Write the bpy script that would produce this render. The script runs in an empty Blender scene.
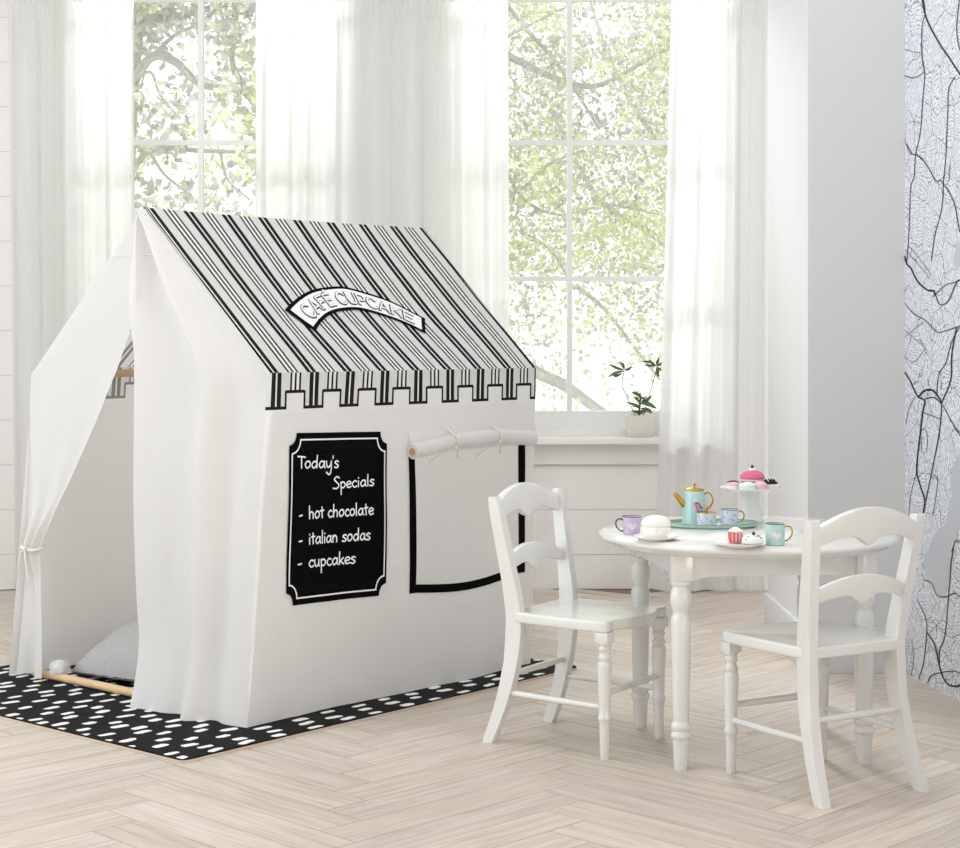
import bpy, bmesh, math, random
from math import sin, cos, pi, radians, sqrt, floor, exp
from mathutils import Vector, Matrix, noise

random.seed(7)
scn = bpy.context.scene
COL = scn.collection

# ------------------------------------------------------------------ camera
F, CX, HY = 1719.0, 480.0, 340.0          # focal length in px, principal column, horizon row
cam = bpy.data.cameras.new('camera')
cam.sensor_fit = 'HORIZONTAL'; cam.sensor_width = 36.0
cam.lens = 36.0 * F / 960.0
cam.shift_y = -(424.0 - HY) / 960.0
cam.clip_start = 0.05; cam.clip_end = 200
camo = bpy.data.objects.new('camera', cam); COL.objects.link(camo)
camo.location = (0, 0, 1.0); camo.rotation_euler = (pi / 2, 0, 0)
scn.camera = camo

def at_depth(px, py, Y):
    return Vector(((px - CX) * Y / F, Y, 1 - (py - HY) * Y / F))
def on_z(px, py, z=0.0):
    Y = (1 - z) * F / (py - HY)
    return Vector(((px - CX) * Y / F, Y, z))

# ------------------------------------------------------------------ materials
def new_mat(name):
    m = bpy.data.materials.new(name); m.use_nodes = True
    nt = m.node_tree; b = nt.nodes['Principled BSDF']
    return m, nt, b
def lin(c):
    return tuple(((x / 255) / 12.92 if x / 255 <= .04045 else ((x / 255 + .055) / 1.055) ** 2.4) for x in c) + (1,)
def paint(name, rgb, rough=.5, metal=0, spec=.5, bump=0, bscale=80, vary=0.0, vscale=6, coat=0):
    m, nt, b = new_mat(name)
    b.inputs['Base Color'].default_value = lin(rgb)
    b.inputs['Roughness'].default_value = rough
    b.inputs['Metallic'].default_value = metal
    b.inputs['Specular IOR Level'].default_value = spec
    b.inputs['Coat Weight'].default_value = coat
    tc = nt.nodes.new('ShaderNodeTexCoord')
    if vary:
        n = nt.nodes.new('ShaderNodeTexNoise'); n.inputs['Scale'].default_value = vscale
        n.inputs['Detail'].default_value = 4
        nt.links.new(tc.outputs['Object'], n.inputs['Vector'])
        mx = nt.nodes.new('ShaderNodeMix'); mx.data_type = 'RGBA'
        c = lin(rgb)
        mx.inputs[6].default_value = tuple(x * (1 - vary) for x in c[:3]) + (1,)
        mx.inputs[7].default_value = tuple(min(1, x * (1 + vary)) for x in c[:3]) + (1,)
        nt.links.new(n.outputs['Fac'], mx.inputs[0]); nt.links.new(mx.outputs[2], b.inputs['Base Color'])
    if bump:
        n2 = nt.nodes.new('ShaderNodeTexNoise'); n2.inputs['Scale'].default_value = bscale; n2.inputs['Detail'].default_value = 3
        nt.links.new(tc.outputs['Object'], n2.inputs['Vector'])
        bp = nt.nodes.new('ShaderNodeBump'); bp.inputs['Strength'].default_value = bump; bp.inputs['Distance'].default_value = .002
        nt.links.new(n2.outputs['Fac'], bp.inputs['Height']); nt.links.new(bp.outputs['Normal'], b.inputs['Normal'])
    return m

M = {}
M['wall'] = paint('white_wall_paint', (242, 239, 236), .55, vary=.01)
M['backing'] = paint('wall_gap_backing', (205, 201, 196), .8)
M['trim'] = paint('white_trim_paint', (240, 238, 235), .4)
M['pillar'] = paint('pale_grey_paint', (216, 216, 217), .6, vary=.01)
M['ceiling'] = paint('ceiling_paint', (238, 236, 232), .8)
M['furniture'] = paint('white_furniture_lacquer', (226, 225, 221), .24, vary=.008, coat=.6)
M['black'] = paint('black_ink', (9, 9, 10), .9, spec=.06)
M['chalk'] = paint('white_chalk_ink', (240, 240, 240), .8)
M['wood'] = paint('pale_pine', (222, 190, 148), .55, vary=.08, vscale=30)
M['ground'] = paint('lawn', (150, 160, 120), .9, vary=.2)
M['porcelain'] = paint('white_porcelain', (243, 242, 238), .18, coat=.3)
M['mint'] = paint('mint_enamel', (184, 216, 211), .25, coat=.4)
M['tray_mint'] = paint('mint_tray_enamel', (166, 208, 201), .3, coat=.3)
M['lilac'] = paint('lilac_enamel', (212, 195, 220), .25, coat=.4)
M['lilac_pale'] = paint('pale_lilac_enamel', (232, 224, 243), .3)
M['bluewhite'] = paint('pale_blue_enamel', (214, 220, 236), .25, coat=.3)
M['gold'] = paint('brass', (190, 155, 60), .25, metal=1)
M['darkrim'] = paint('dark_rim_enamel', (38, 36, 40), .3)
M['dot'] = paint('navy_dots', (70, 80, 120), .5)
M['pink'] = paint('pink_felt', (219, 112, 150), .9, bump=.4, bscale=300)
M['palepink'] = paint('pale_pink_felt', (238, 196, 204), .9, bump=.3, bscale=300)
M['purple'] = paint('blue_purple_felt', (120, 110, 165), .9)
M['choc'] = paint('chocolate_felt', (42, 28, 26), .9, bump=.5, bscale=300)
M['icing'] = paint('white_felt', (244, 241, 236), .9, bump=.3, bscale=260)
M['mintfelt'] = paint('pale_mint_felt', (228, 240, 234), .9, bump=.3, bscale=260)
M['coral'] = paint('coral_paper', (214, 116, 112), .8)
M['leafgreen'] = paint('green_felt_leaf', (125, 160, 70), .8)
M['berry'] = paint('dark_berry', (62, 22, 34), .5)
M['magenta'] = paint('bird_pink', (214, 130, 185), .5)
M['plum'] = paint('bird_plum', (86, 50, 92), .5)
M['pot'] = paint('white_ceramic_pot', (232, 228, 218), .6)
M['soil'] = paint('potting_soil', (60, 48, 38), .95, bump=.6)
M['stem'] = paint('plant_stem', (90, 96, 66), .7)
M['leaf'] = paint('plant_leaf', (84, 112, 62), .45, vary=.2, vscale=20)
M['bark'] = paint('hazy_bark', (192, 189, 188), .9, vary=.08)  # bark paled by outdoor haze put into its colour
M['rod'] = paint('white_rod', (225, 224, 222), .4)
M['edge'] = paint('beige_binding', (212, 192, 178), .8)
M['fur'] = paint('grey_plush', (180, 177, 175), 1, vary=.10, vscale=70, bump=.8, bscale=160)
M['pom'] = paint('white_yarn', (238, 238, 238), 1, vary=.08, vscale=120)
M['tie'] = paint('cream_cotton_tie', (232, 226, 214), .9)

def canvas_mat(name, rgb, translucency=.12):
    m, nt, b = new_mat(name)
    tc = nt.nodes.new('ShaderNodeTexCoord')
    n = nt.nodes.new('ShaderNodeTexNoise'); n.inputs['Scale'].default_value = 7; n.inputs['Detail'].default_value = 5
    nt.links.new(tc.outputs['Object'], n.inputs['Vector'])
    c = lin(rgb)
    mx = nt.nodes.new('ShaderNodeMix'); mx.data_type = 'RGBA'
    mx.inputs[6].default_value = tuple(x * .97 for x in c[:3]) + (1,)
    mx.inputs[7].default_value = tuple(min(1, x * 1.02) for x in c[:3]) + (1,)
    nt.links.new(n.outputs['Fac'], mx.inputs[0])
    nt.links.new(mx.outputs[2], b.inputs['Base Color'])
    b.inputs['Roughness'].default_value = .95; b.inputs['Specular IOR Level'].default_value = .1
    w = nt.nodes.new('ShaderNodeTexNoise'); w.inputs['Scale'].default_value = 240; w.inputs['Detail'].default_value = 2
    nt.links.new(tc.outputs['Object'], w.inputs['Vector'])
    w2 = nt.nodes.new('ShaderNodeTexNoise'); w2.inputs['Scale'].default_value = 14; w2.inputs['Detail'].default_value = 4
    nt.links.new(tc.outputs['Object'], w2.inputs['Vector'])
    ad = nt.nodes.new('ShaderNodeMath'); ad.operation = 'MULTIPLY_ADD'; ad.inputs[1].default_value = .12
    nt.links.new(w.outputs['Fac'], ad.inputs[0]); nt.links.new(w2.outputs['Fac'], ad.inputs[2])
    bp = nt.nodes.new('ShaderNodeBump'); bp.inputs['Strength'].default_value = .25; bp.inputs['Distance'].default_value = .01
    nt.links.new(ad.outputs[0], bp.inputs['Height']); nt.links.new(bp.outputs['Normal'], b.inputs['Normal'])
    tr = nt.nodes.new('ShaderNodeBsdfTranslucent'); tr.inputs['Color'].default_value = c
    ms = nt.nodes.new('ShaderNodeMixShader'); ms.inputs[0].default_value = translucency
    out = nt.nodes['Material Output']
    nt.links.new(b.outputs[0], ms.inputs[1]); nt.links.new(tr.outputs[0], ms.inputs[2]); nt.links.new(ms.outputs[0], out.inputs['Surface'])
    return m, nt, b, mx
CANVAS = (244, 242, 240)
M['canvas'] = canvas_mat('cream_canvas', CANVAS, .42)[0]
M['sign_white'] = paint('white_sign_print', (238, 238, 236), .9, spec=.1)

def mth(nt, op, a, b=None, c=None):
    n = nt.nodes.new('ShaderNodeMath'); n.operation = op
    for k, x in enumerate((a, b, c)):
        if x is None: continue
        if isinstance(x, (int, float)): n.inputs[k].default_value = x
        else: nt.links.new(x, n.inputs[k])
    return n.outputs[0]

def stripe_mat(name, scallop):
    """UV.x counts stripe repeats (a thick pair at every integer, a thin triple half way); UV.y is metres below the eave."""
    m, nt, b, mx = canvas_mat(name, (246, 245, 243), .42)
    P = .137
    uv = nt.nodes.new('ShaderNodeUVMap'); uv.uv_map = 'UVMap'
    sp = nt.nodes.new('ShaderNodeSeparateXYZ'); nt.links.new(uv.outputs[0], sp.inputs[0])
    x, d = sp.outputs[0], sp.outputs[1]
    xs = mth(nt, 'ADD', x, 40.5)
    f = mth(nt, 'SUBTRACT', mth(nt, 'FRACT', xs), .5)
    fa = mth(nt, 'ABSOLUTE', f)
    fm = mth(nt, 'MULTIPLY', fa, P)
    g = mth(nt, 'MULTIPLY', mth(nt, 'SUBTRACT', fa, .5), -P)      # distance to the triple's centre
    pair = mth(nt, 'LESS_THAN', mth(nt, 'ABSOLUTE', mth(nt, 'SUBTRACT', fm, .0100)), .0073)
    t1 = mth(nt, 'LESS_THAN', g, .0035)
    t2 = mth(nt, 'LESS_THAN', mth(nt, 'ABSOLUTE', mth(nt, 'SUBTRACT', g, .0165)), .0035)
    ink = mth(nt, 'MAXIMUM', pair, mth(nt, 'MAXIMUM', t1, t2))
    # woven pale grey ground in the broad bands
    grey = mth(nt, 'MULTIPLY', mth(nt, 'GREATER_THAN', fm, .0185), mth(nt, 'GREATER_THAN', g, .0215))
    if scallop:
        mer = mth(nt, 'LESS_THAN', fa, .25)
        D = mth(nt, 'MULTIPLY_ADD', mer, .042, .054)
        inside = mth(nt, 'LESS_THAN', d, D)
        bl = mth(nt, 'GREATER_THAN', d, mth(nt, 'SUBTRACT', D, .0082))
        vl = mth(nt, 'LESS_THAN', mth(nt, 'ABSOLUTE', mth(nt, 'SUBTRACT', fm, .25 * P)), .0036)
        vl = mth(nt, 'MULTIPLY', vl, mth(nt, 'MULTIPLY', mth(nt, 'GREATER_THAN', d, .0475), mth(nt, 'MULTIPLY', mth(nt, 'LESS_THAN', d, .096), mth(nt, 'GREATER_THAN', x, -.2))))
        ink = mth(nt, 'MAXIMUM', mth(nt, 'MULTIPLY', mth(nt, 'MAXIMUM', ink, bl), inside), vl)
        grey = mth(nt, 'MULTIPLY', grey, inside)
    m1 = nt.nodes.new('ShaderNodeMix'); m1.data_type = 'RGBA'; m1.inputs[7].default_value = lin((230, 230, 229))
    nt.links.new(grey, m1.inputs[0]); nt.links.new(mx.outputs[2], m1.inputs[6])
    # the print shows through paler on the reverse of the cloth
    geo = nt.nodes.new('ShaderNodeNewGeometry')
    ic = nt.nodes.new('ShaderNodeMix'); ic.data_type = 'RGBA'
    ic.inputs[6].default_value = lin((42, 42, 44)); ic.inputs[7].default_value = lin((150, 146, 140))
    nt.links.new(geo.outputs['Backfacing'], ic.inputs[0])
    m2 = nt.nodes.new('ShaderNodeMix'); m2.data_type = 'RGBA'
    nt.links.new(ink, m2.inputs[0]); nt.links.new(m1.outputs[2], m2.inputs[6]); nt.links.new(ic.outputs[2], m2.inputs[7])
    nt.links.new(m2.outputs[2], b.inputs['Base Color'])
    for n in nt.nodes:
        if n.type == 'BSDF_TRANSLUCENT': nt.links.new(m2.outputs[2], n.inputs['Color'])
    return m
M['stripes'] = stripe_mat('striped_awning_canvas', False)
M['scallops'] = stripe_mat('scalloped_awning_canvas', True)

def sheer_mat():
    m, nt, b = new_mat('sheer_white_voile')
    nt.nodes.remove(b)
    d = nt.nodes.new('ShaderNodeBsdfDiffuse'); d.inputs[0].default_value = (.86, .86, .855, 1)
    t = nt.nodes.new('ShaderNodeBsdfTranslucent'); t.inputs[0].default_value = (.93, .935, .94, 1)
    x = nt.nodes.new('ShaderNodeBsdfTransparent')
    a = nt.nodes.new('ShaderNodeMixShader'); a.inputs[0].default_value = .72
    c = nt.nodes.new('ShaderNodeMixShader'); c.inputs[0].default_value = .10
    nt.links.new(d.outputs[0], a.inputs[1]); nt.links.new(t.outputs[0], a.inputs[2])
    nt.links.new(a.outputs[0], c.inputs[1]); nt.links.new(x.outputs[0], c.inputs[2])
    nt.links.new(c.outputs[0], nt.nodes['Material Output'].inputs['Surface'])
    return m
M['sheer'] = sheer_mat()

def glass_mat():
    m, nt, b = new_mat('window_glass'); nt.nodes.remove(b)
    t = nt.nodes.new('ShaderNodeBsdfTransparent'); t.inputs[0].default_value = (.97, .975, .975, 1)
    g = nt.nodes.new('ShaderNodeBsdfGlossy'); g.inputs['Roughness'].default_value = .02
    lw = nt.nodes.new('ShaderNodeFresnel'); lw.inputs['IOR'].default_value = 1.45
    s = nt.nodes.new('ShaderNodeMixShader')
    nt.links.new(lw.outputs[0], s.inputs[0]); nt.links.new(t.outputs[0], s.inputs[1]); nt.links.new(g.outputs[0], s.inputs[2])
    nt.links.new(s.outputs[0], nt.nodes['Material Output'].inputs['Surface'])
    return m
M['glass'] = glass_mat()

def foliage_mat(name, rgb):
    m, nt, b = new_mat(name); nt.nodes.remove(b)
    d = nt.nodes.new('ShaderNodeBsdfDiffuse'); d.inputs[0].default_value = lin(rgb)
    t = nt.nodes.new('ShaderNodeBsdfTranslucent'); t.inputs[0].default_value = lin(rgb)
    s = nt.nodes.new('ShaderNodeMixShader'); s.inputs[0].default_value = .45
    nt.links.new(d.outputs[0], s.inputs[1]); nt.links.new(t.outputs[0], s.inputs[2])
    nt.links.new(s.outputs[0], nt.nodes['Material Output'].inputs['Surface'])
    return m
M['fol_sage'] = foliage_mat('hazy_sage_leaves', (198, 200, 188))  # outdoor haze and overexposure are mixed into these leaf colours
M['fol_lime'] = foliage_mat('hazy_lime_leaves', (214, 217, 184))
M['fol_grey'] = foliage_mat('hazy_grey_leaves', (192, 192, 191))

def floor_mat():
    m, nt, b = new_mat('pale_oak_herringbone')
    at = nt.nodes.new('ShaderNodeAttribute'); at.attribute_name = 'tone'
    uv = nt.nodes.new('ShaderNodeUVMap'); uv.uv_map = 'UVMap'
    mp = nt.nodes.new('ShaderNodeMapping'); mp.inputs['Scale'].default_value = (2.6, 42, 1)
    nt.links.new(uv.outputs[0], mp.inputs[0])
    n = nt.nodes.new('ShaderNodeTexNoise'); n.inputs['Scale'].default_value = 1.6; n.inputs['Detail'].default_value = 6; n.inputs['Distortion'].default_value = .6
    nt.links.new(mp.outputs[0], n.inputs['Vector'])
    r = nt.nodes.new('ShaderNodeValToRGB')
    r.color_ramp.elements[0].position = .30; r.color_ramp.elements[0].color = lin((197, 183, 168))
    r.color_ramp.elements[1].position = .62; r.color_ramp.elements[1].color = lin((220, 209, 197))
    nt.links.new(n.outputs['Fac'], r.inputs[0])
    mul = nt.nodes.new('ShaderNodeMix'); mul.data_type = 'RGBA'; mul.blend_type = 'MULTIPLY'; mul.inputs[0].default_value = 1
    nt.links.new(r.outputs[0], mul.inputs[6]); nt.links.new(at.outputs['Color'], mul.inputs[7])
    nt.links.new(mul.outputs[2], b.inputs['Base Color'])
    b.inputs['Roughness'].default_value = .42; b.inputs['Specular IOR Level'].default_value = .35
    bp = nt.nodes.new('ShaderNodeBump'); bp.inputs['Strength'].default_value = .12; bp.inputs['Distance'].default_value = .002
    nt.links.new(n.outputs['Fac'], bp.inputs['Height']); nt.links.new(bp.outputs['Normal'], b.inputs['Normal'])
    return m
M['oak'] = floor_mat()
M['oakgap'] = paint('dark_board_joint', (140, 120, 104), .9)

def mural_mat():
    m, nt, b = new_mat('street_map_wallpaper')
    uv = nt.nodes.new('ShaderNodeUVMap'); uv.uv_map = 'UVMap'
    v = nt.nodes.new('ShaderNodeTexVoronoi'); v.inputs['Scale'].default_value = 9.0
    nz = nt.nodes.new('ShaderNodeTexNoise'); nz.inputs['Scale'].default_value = 5; nz.inputs['Detail'].default_value = 6
    nt.links.new(uv.outputs[0], nz.inputs['Vector'])
    wv = nt.nodes.new('ShaderNodeMix'); wv.data_type = 'RGBA'; wv.blend_type = 'ADD'; wv.inputs[0].default_value = .16
    nt.links.new(uv.outputs[0], wv.inputs[6]); nt.links.new(nz.outputs['Color'], wv.inputs[7])
    nt.links.new(wv.outputs[2], v.inputs['Vector'])
    sp = nt.nodes.new('ShaderNodeSeparateColor'); nt.links.new(v.outputs['Color'], sp.inputs[0])
    ang = mth(nt, 'MULTIPLY', sp.outputs[0], 3.14)
    def hatch(off, scale, thr):
        vr = nt.nodes.new('ShaderNodeVectorRotate'); vr.rotation_type = 'Z_AXIS'
        nt.links.new(wv.outputs[2], vr.inputs['Vector']); nt.links.new(mth(nt, 'ADD', ang, off), vr.inputs['Angle'])
        s = nt.nodes.new('ShaderNodeSeparateXYZ'); nt.links.new(vr.outputs[0], s.inputs[0])
        fr = mth(nt, 'FRACT', mth(nt, 'MULTIPLY', s.outputs[0], scale))
        return mth(nt, 'LESS_THAN', fr, thr)
    bk = nt.nodes.new('ShaderNodeTexNoise'); bk.inputs['Scale'].default_value = 70; nt.links.new(uv.outputs[0], bk.inputs['Vector'])
    h = mth(nt, 'MAXIMUM', hatch(0, 105, .24), hatch(1.57, 26, .035))
    e = nt.nodes.new('ShaderNodeTexVoronoi'); e.feature = 'DISTANCE_TO_EDGE'; e.inputs['Scale'].default_value = 9.0
    nt.links.new(wv.outputs[2], e.inputs['Vector'])
    h = mth(nt, 'MULTIPLY', h, mth(nt, 'GREATER_THAN', bk.outputs['Fac'], .44))
    edge = mth(nt, 'LESS_THAN', e.outputs['Distance'], .009)
    c1 = nt.nodes.new('ShaderNodeMix'); c1.data_type = 'RGBA'
    c1.inputs[6].default_value = lin((230, 233, 239)); c1.inputs[7].default_value = lin((150, 153, 160))
    nt.links.new(h, c1.inputs[0])
    c2 = nt.nodes.new('ShaderNodeMix'); c2.data_type = 'RGBA'; c2.inputs[7].default_value = lin((128, 130, 135))
    nt.links.new(edge, c2.inputs[0]); nt.links.new(c1.outputs[2], c2.inputs[6])
    nt.links.new(c2.outputs[2], b.inputs['Base Color'])
    b.inputs['Roughness'].default_value = .7
    return m
M['mural'] = mural_mat()
M['mural_grey'] = paint('map_water_grey', (198, 202, 208), .7)
M['mural_ink'] = paint('map_road_ink', (40, 41, 44), .7)

# ------------------------------------------------------------------ object helpers
def link(name, me, parent=None):
    o = bpy.data.objects.new(name, me); COL.objects.link(o)
    if parent is not None: o.parent = parent
    return o
def mesh(name, verts, faces, mats, parent=None, smooth=True, fm=None, uvs=None):
    me = bpy.data.meshes.new(name)
    me.from_pydata([tuple(v) for v in verts], [], faces)
    for m in (mats if isinstance(mats, (list, tuple)) else [mats]): me.materials.append(m)
    if fm: me.polygons.foreach_set('material_index', fm)
    if uvs is not None:
        l = me.uv_layers.new(name='UVMap')
        for lp in me.loops: l.data[lp.index].uv = uvs[lp.vertex_index]
    if smooth: me.polygons.foreach_set('use_smooth', [True] * len(me.polygons))
    me.update()
    return link(name, me, parent)
def thing(name, label, cat, loc=(0, 0, 0), rz=0, group=None):
    o = bpy.data.objects.new(name, None); COL.objects.link(o); o.empty_display_size = .05
    o.location = loc; o.rotation_euler = (0, 0, rz)
    return tag(o, label, cat, group)
def tag(o, label, cat, group=None):
    o['label'] = label; o['category'] = cat
    if group: o['group'] = group
    return o
def struct(o):
    o['kind'] = 'structure'; return o

class G:
    """collects shapes into one mesh"""
    def __init__(self): self.v = []; self.f = []; self.m = []
    def add(self, vs, fs, mi=0):
        k = len(self.v); self.v += [Vector(x) for x in vs]
        for f in fs: self.f.append([i + k for i in f]); self.m.append(mi)
        return self
    def box(self, lo, hi, mi=0, bevel=0, M4=None):
        bm = bmesh.new(); bmesh.ops.create_cube(bm, size=1)
        for v in bm.verts: v.co = Vector([lo[i] + (v.co[i] + .5) * (hi[i] - lo[i]) for i in range(3)])
        if bevel: bmesh.ops.bevel(bm, geom=bm.edges[:], offset=bevel, segments=2, profile=.6, affect='EDGES')
        return self.bm(bm, mi, M4)
    def bm(self, bm, mi=0, M4=None):
        bm.verts.ensure_lookup_table()
        for i, v in enumerate(bm.verts): v.index = i
        vs = [(M4 @ v.co if M4 else v.co.copy()) for v in bm.verts]
        self.add(vs, [[v.index for v in f.verts] for f in bm.faces], mi); bm.free(); return self
    def lathe(self, prof, n=32, c=(0, 0, 0), mi=0, sx=1, sy=1, rot=0):
        """prof: (radius, z) list"""
        vs = []; fs = []
        for r, z in prof:
            for k in range(n):
                a = 2 * pi * k / n + rot
                vs.append((c[0] + r * cos(a) * sx, c[1] + r * sin(a) * sy, c[2] + z))
        for j in range(len(prof) - 1):
            for k in range(n):
                k2 = (k + 1) % n
                fs.append([j * n + k, j * n + k2, (j + 1) * n + k2, (j + 1) * n + k])
        if prof[0][0] > 1e-6: fs.append(list(range(n - 1, -1, -1)))
        if prof[-1][0] > 1e-6: fs.append([(len(prof) - 1) * n + k for k in range(n)])
        return self.add(vs, fs, mi)
    def tube(self, pts, rad, n=10, mi=0, cap=True):
        pts = [Vector(p) for p in pts]; N = len(pts)
        rads = rad if isinstance(rad, (list, tuple)) else [rad] * N
        t0 = (pts[1] - pts[0]).normalized()
        nrm = t0.orthogonal().normalized()
        vs = []; fs = []
        for i in range(N):
            t = (pts[min(i + 1, N - 1)] - pts[max(i - 1, 0)]).normalized()
            nrm = (nrm - t * nrm.dot(t)).normalized(); bn = t.cross(nrm)
            for k in range(n):
                a = 2 * pi * k / n
                vs.append(pts[i] + (nrm * cos(a) + bn * sin(a)) * rads[i])
        for i in range(N - 1):
            for k in range(n):
                k2 = (k + 1) % n
                fs.append([i * n + k, i * n + k2, (i + 1) * n + k2, (i + 1) * n + k])
        if cap: fs.append(list(range(n - 1, -1, -1))); fs.append([(N - 1) * n + k for k in range(n)])
        return self.add(vs, fs, mi)
    def grid(self, fn, us, ws, mi=0, skip=None, flip=False):
        vs = [fn(a, b) for b in ws for a in us]; nu = len(us); fs = []
        for j in range(len(ws) - 1):
            for i in range(nu - 1):
                if skip and skip((us[i] + us[i + 1]) / 2, (ws[j] + ws[j + 1]) / 2): continue
                q = [j * nu + i, j * nu + i + 1, (j + 1) * nu + i + 1, (j + 1) * nu + i]
                fs.append(q[::-1] if flip else q)
        return self.add(vs, fs, mi)
    def prism(self, outline, axis, lo, hi, bevel=0, mi=0, M4=None, seg=2):
        """outline 2D closed polygon extruded along axis (0 x, 1 y, 2 z) from lo to hi"""
        bm = bmesh.new()
        def p3(a, b, c): return ((c, a, b), (a, c, b), (a, b, c))[axis]
        lo_v = [bm.verts.new(p3(a, b, lo)) for a, b in outline]
        hi_v = [bm.verts.new(p3(a, b, hi)) for a, b in outline]
        n = len(outline); caps = []
        caps.append(bm.faces.new(lo_v[::-1])); caps.append(bm.faces.new(hi_v))
        for i in range(n):
            bm.faces.new((lo_v[i], lo_v[(i + 1) % n], hi_v[(i + 1) % n], hi_v[i]))
        bmesh.ops.recalc_face_normals(bm, faces=bm.faces[:])
        if bevel:
            es = list({e for f in caps for e in f.edges})
            bmesh.ops.bevel(bm, geom=es, offset=bevel, segments=seg, profile=.6, affect='EDGES')
        bmesh.ops.triangulate(bm, faces=[f for f in bm.faces if len(f.verts) > 4])
        return self.bm(bm, mi, M4)
    def build(self, name, mats, parent=None, smooth=True, angle=35):
        o = mesh(name, self.v, self.f, mats, parent, smooth, self.m if isinstance(mats, (list, tuple)) else None)
        if smooth and angle:
            try: o.data.set_sharp_from_angle(angle=radians(angle))
            except Exception: pass
        return o

def lin_sp(a, b, n): return [a + (b - a) * i / n for i in range(n + 1)]
def smooth_line(pts, n=6):
    """Catmull-Rom through 2D/3D points"""
    pts = [Vector(p) for p in pts]
    if len(pts) < 3: return pts
    P = [pts[0] * 2 - pts[1]] + pts + [pts[-1] * 2 - pts[-2]]
    out = []
    for i in range(1, len(P) - 2):
        for k in range(n):
            t = k / n
            out.append(.5 * (2 * P[i] + (P[i + 1] - P[i - 1]) * t + (2 * P[i - 1] - 5 * P[i] + 4 * P[i + 1] - P[i + 2]) * t * t
                             + (3 * P[i] - P[i - 1] - 3 * P[i + 1] + P[i + 2]) * t ** 3))
    out.append(pts[-1]); return out
def interp(tab, x):
    if x <= tab[0][0]: return tab[0][1]
    for (a, b), (c, d) in zip(tab, tab[1:]):
        if x <= c:
            t = (x - a) / (c - a) if c > a else 0
            return b + (d - b) * t
    return tab[-1][1]
def sstep(a, b, x):
    t = max(0, min(1, (x - a) / (b - a))); return t * t * (3 - 2 * t)
def ribbon(g, pts, w, fn, mi=0, cap=0):
    """flat stroke of width w along 2D pts, mapped to 3D by fn(x, y)"""
    pts = [Vector((p[0], p[1])) for p in pts]
    q = [pts[0]]
    for p in pts[1:]:
        if (p - q[-1]).length > 1e-5: q.append(p)
    if len(q) < 2: q.append(q[0] + Vector((w * .3, 0)))
    d0 = (q[1] - q[0]).normalized(); d1 = (q[-1] - q[-2]).normalized()
    q[0] = q[0] - d0 * w * cap; q[-1] = q[-1] + d1 * w * cap
    vs = []; fs = []
    for i, p in enumerate(q):
        a = (q[i] - q[i - 1]).normalized() if i else d0
        b = (q[i + 1] - q[i]).normalized() if i < len(q) - 1 else d1
        t = a + b
        t = t.normalized() if t.length > 1e-6 else a
        n = Vector((-t.y, t.x)); k = 1 / max(.55, n.dot(Vector((-a.y, a.x))))
        for s in (1, -1):
            e = p + n * (s * w / 2 * k); vs.append(fn(e.x, e.y))
    for i in range(len(q) - 1): fs.append([2 * i, 2 * i + 1, 2 * i + 3, 2 * i + 2])
    g.add(vs, fs, mi)

# ================================================================== SETTING
YW = 6.91                                  # room face of the window wall
def wx(px, Y=YW): return (px - CX) * Y / F
# ---- floor: herringbone boards
def build_floor():
    L, w = .66, .11; n = 6
    X0, X1, Y0, Y1 = -4.2, 3.2, .2, 7.02
    vs, fs, fm, uv, tone = [], [], [], [], []
    r2 = 1 / sqrt(2); gx = .0007
    def put(p0, q0, p1, q1, horiz):
        c = ((p0 + p1) / 2, (q0 + q1) / 2)
        x = (c[0] - c[1]) * r2 + .219 + .467; y = (c[0] + c[1]) * r2
        if not (X0 < x < X1 and Y0 < y < Y1): return
        k = len(vs)
        ou, ov = random.random() * 20, random.random() * 20
        for (p, q) in ((p0 + gx, q0 + gx), (p1 - gx, q0 + gx), (p1 - gx, q1 - gx), (p0 + gx, q1 - gx)):
            xx = (p - q) * r2 + .219 + .467; yy = min((p + q) * r2, 7.03)
            vs.append((xx, yy, 0))
            a, b_ = (p - p0, q - q0) if horiz else (q - q0, p - p0)
            uv.append((ou + a, ov + b_))
        fs.append([k, k + 1, k + 2, k + 3]); fm.append(0)
        t = random.uniform(.86, 1.0); tone.append((t, t * random.uniform(.985, 1.0), t * random.uniform(.96, 1.0), 1))
    for k in range(-90, 140):
        for m in range(-14, 15):
            j = k + 2 * n * m
            put(k * w, j * w, k * w + L, (j + 1) * w, True)
            put(k * w, (j + 1) * w, (k + 1) * w, (j + 1) * w + L, False)
    nb = len(vs)
    vs += [(X0 - .5, Y0 - .5, -.0025), (X1 + .5, Y0 - .5, -.0025), (X1 + .5, 7.05, -.0025), (X0 - .5, 7.05, -.0025),
           (X0 - .5, Y0 - .5, -.06), (X1 + .5, Y0 - .5, -.06), (X1 + .5, 7.05, -.06), (X0 - .5, 7.05, -.06)]
    for q in ([0, 1, 2, 3], [7, 6, 5, 4], [0, 4, 5, 1], [1, 5, 6, 2], [2, 6, 7, 3], [3, 7, 4, 0]):
        fs.append([nb + i for i in q]); fm.append(1); tone.append((1, 1, 1, 1))
    uv += [(0, 0)] * 8
    o = mesh('floor', vs, fs, [M['oak'], M['oakgap']], smooth=False, fm=fm, uvs=uv)
    ca = o.data.color_attributes.new('tone', 'FLOAT_COLOR', 'CORNER')
    for p in o.data.polygons:
        for li in p.loop_indices: ca.data[li].color = tone[p.index]
    return struct(o)
build_floor()

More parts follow.
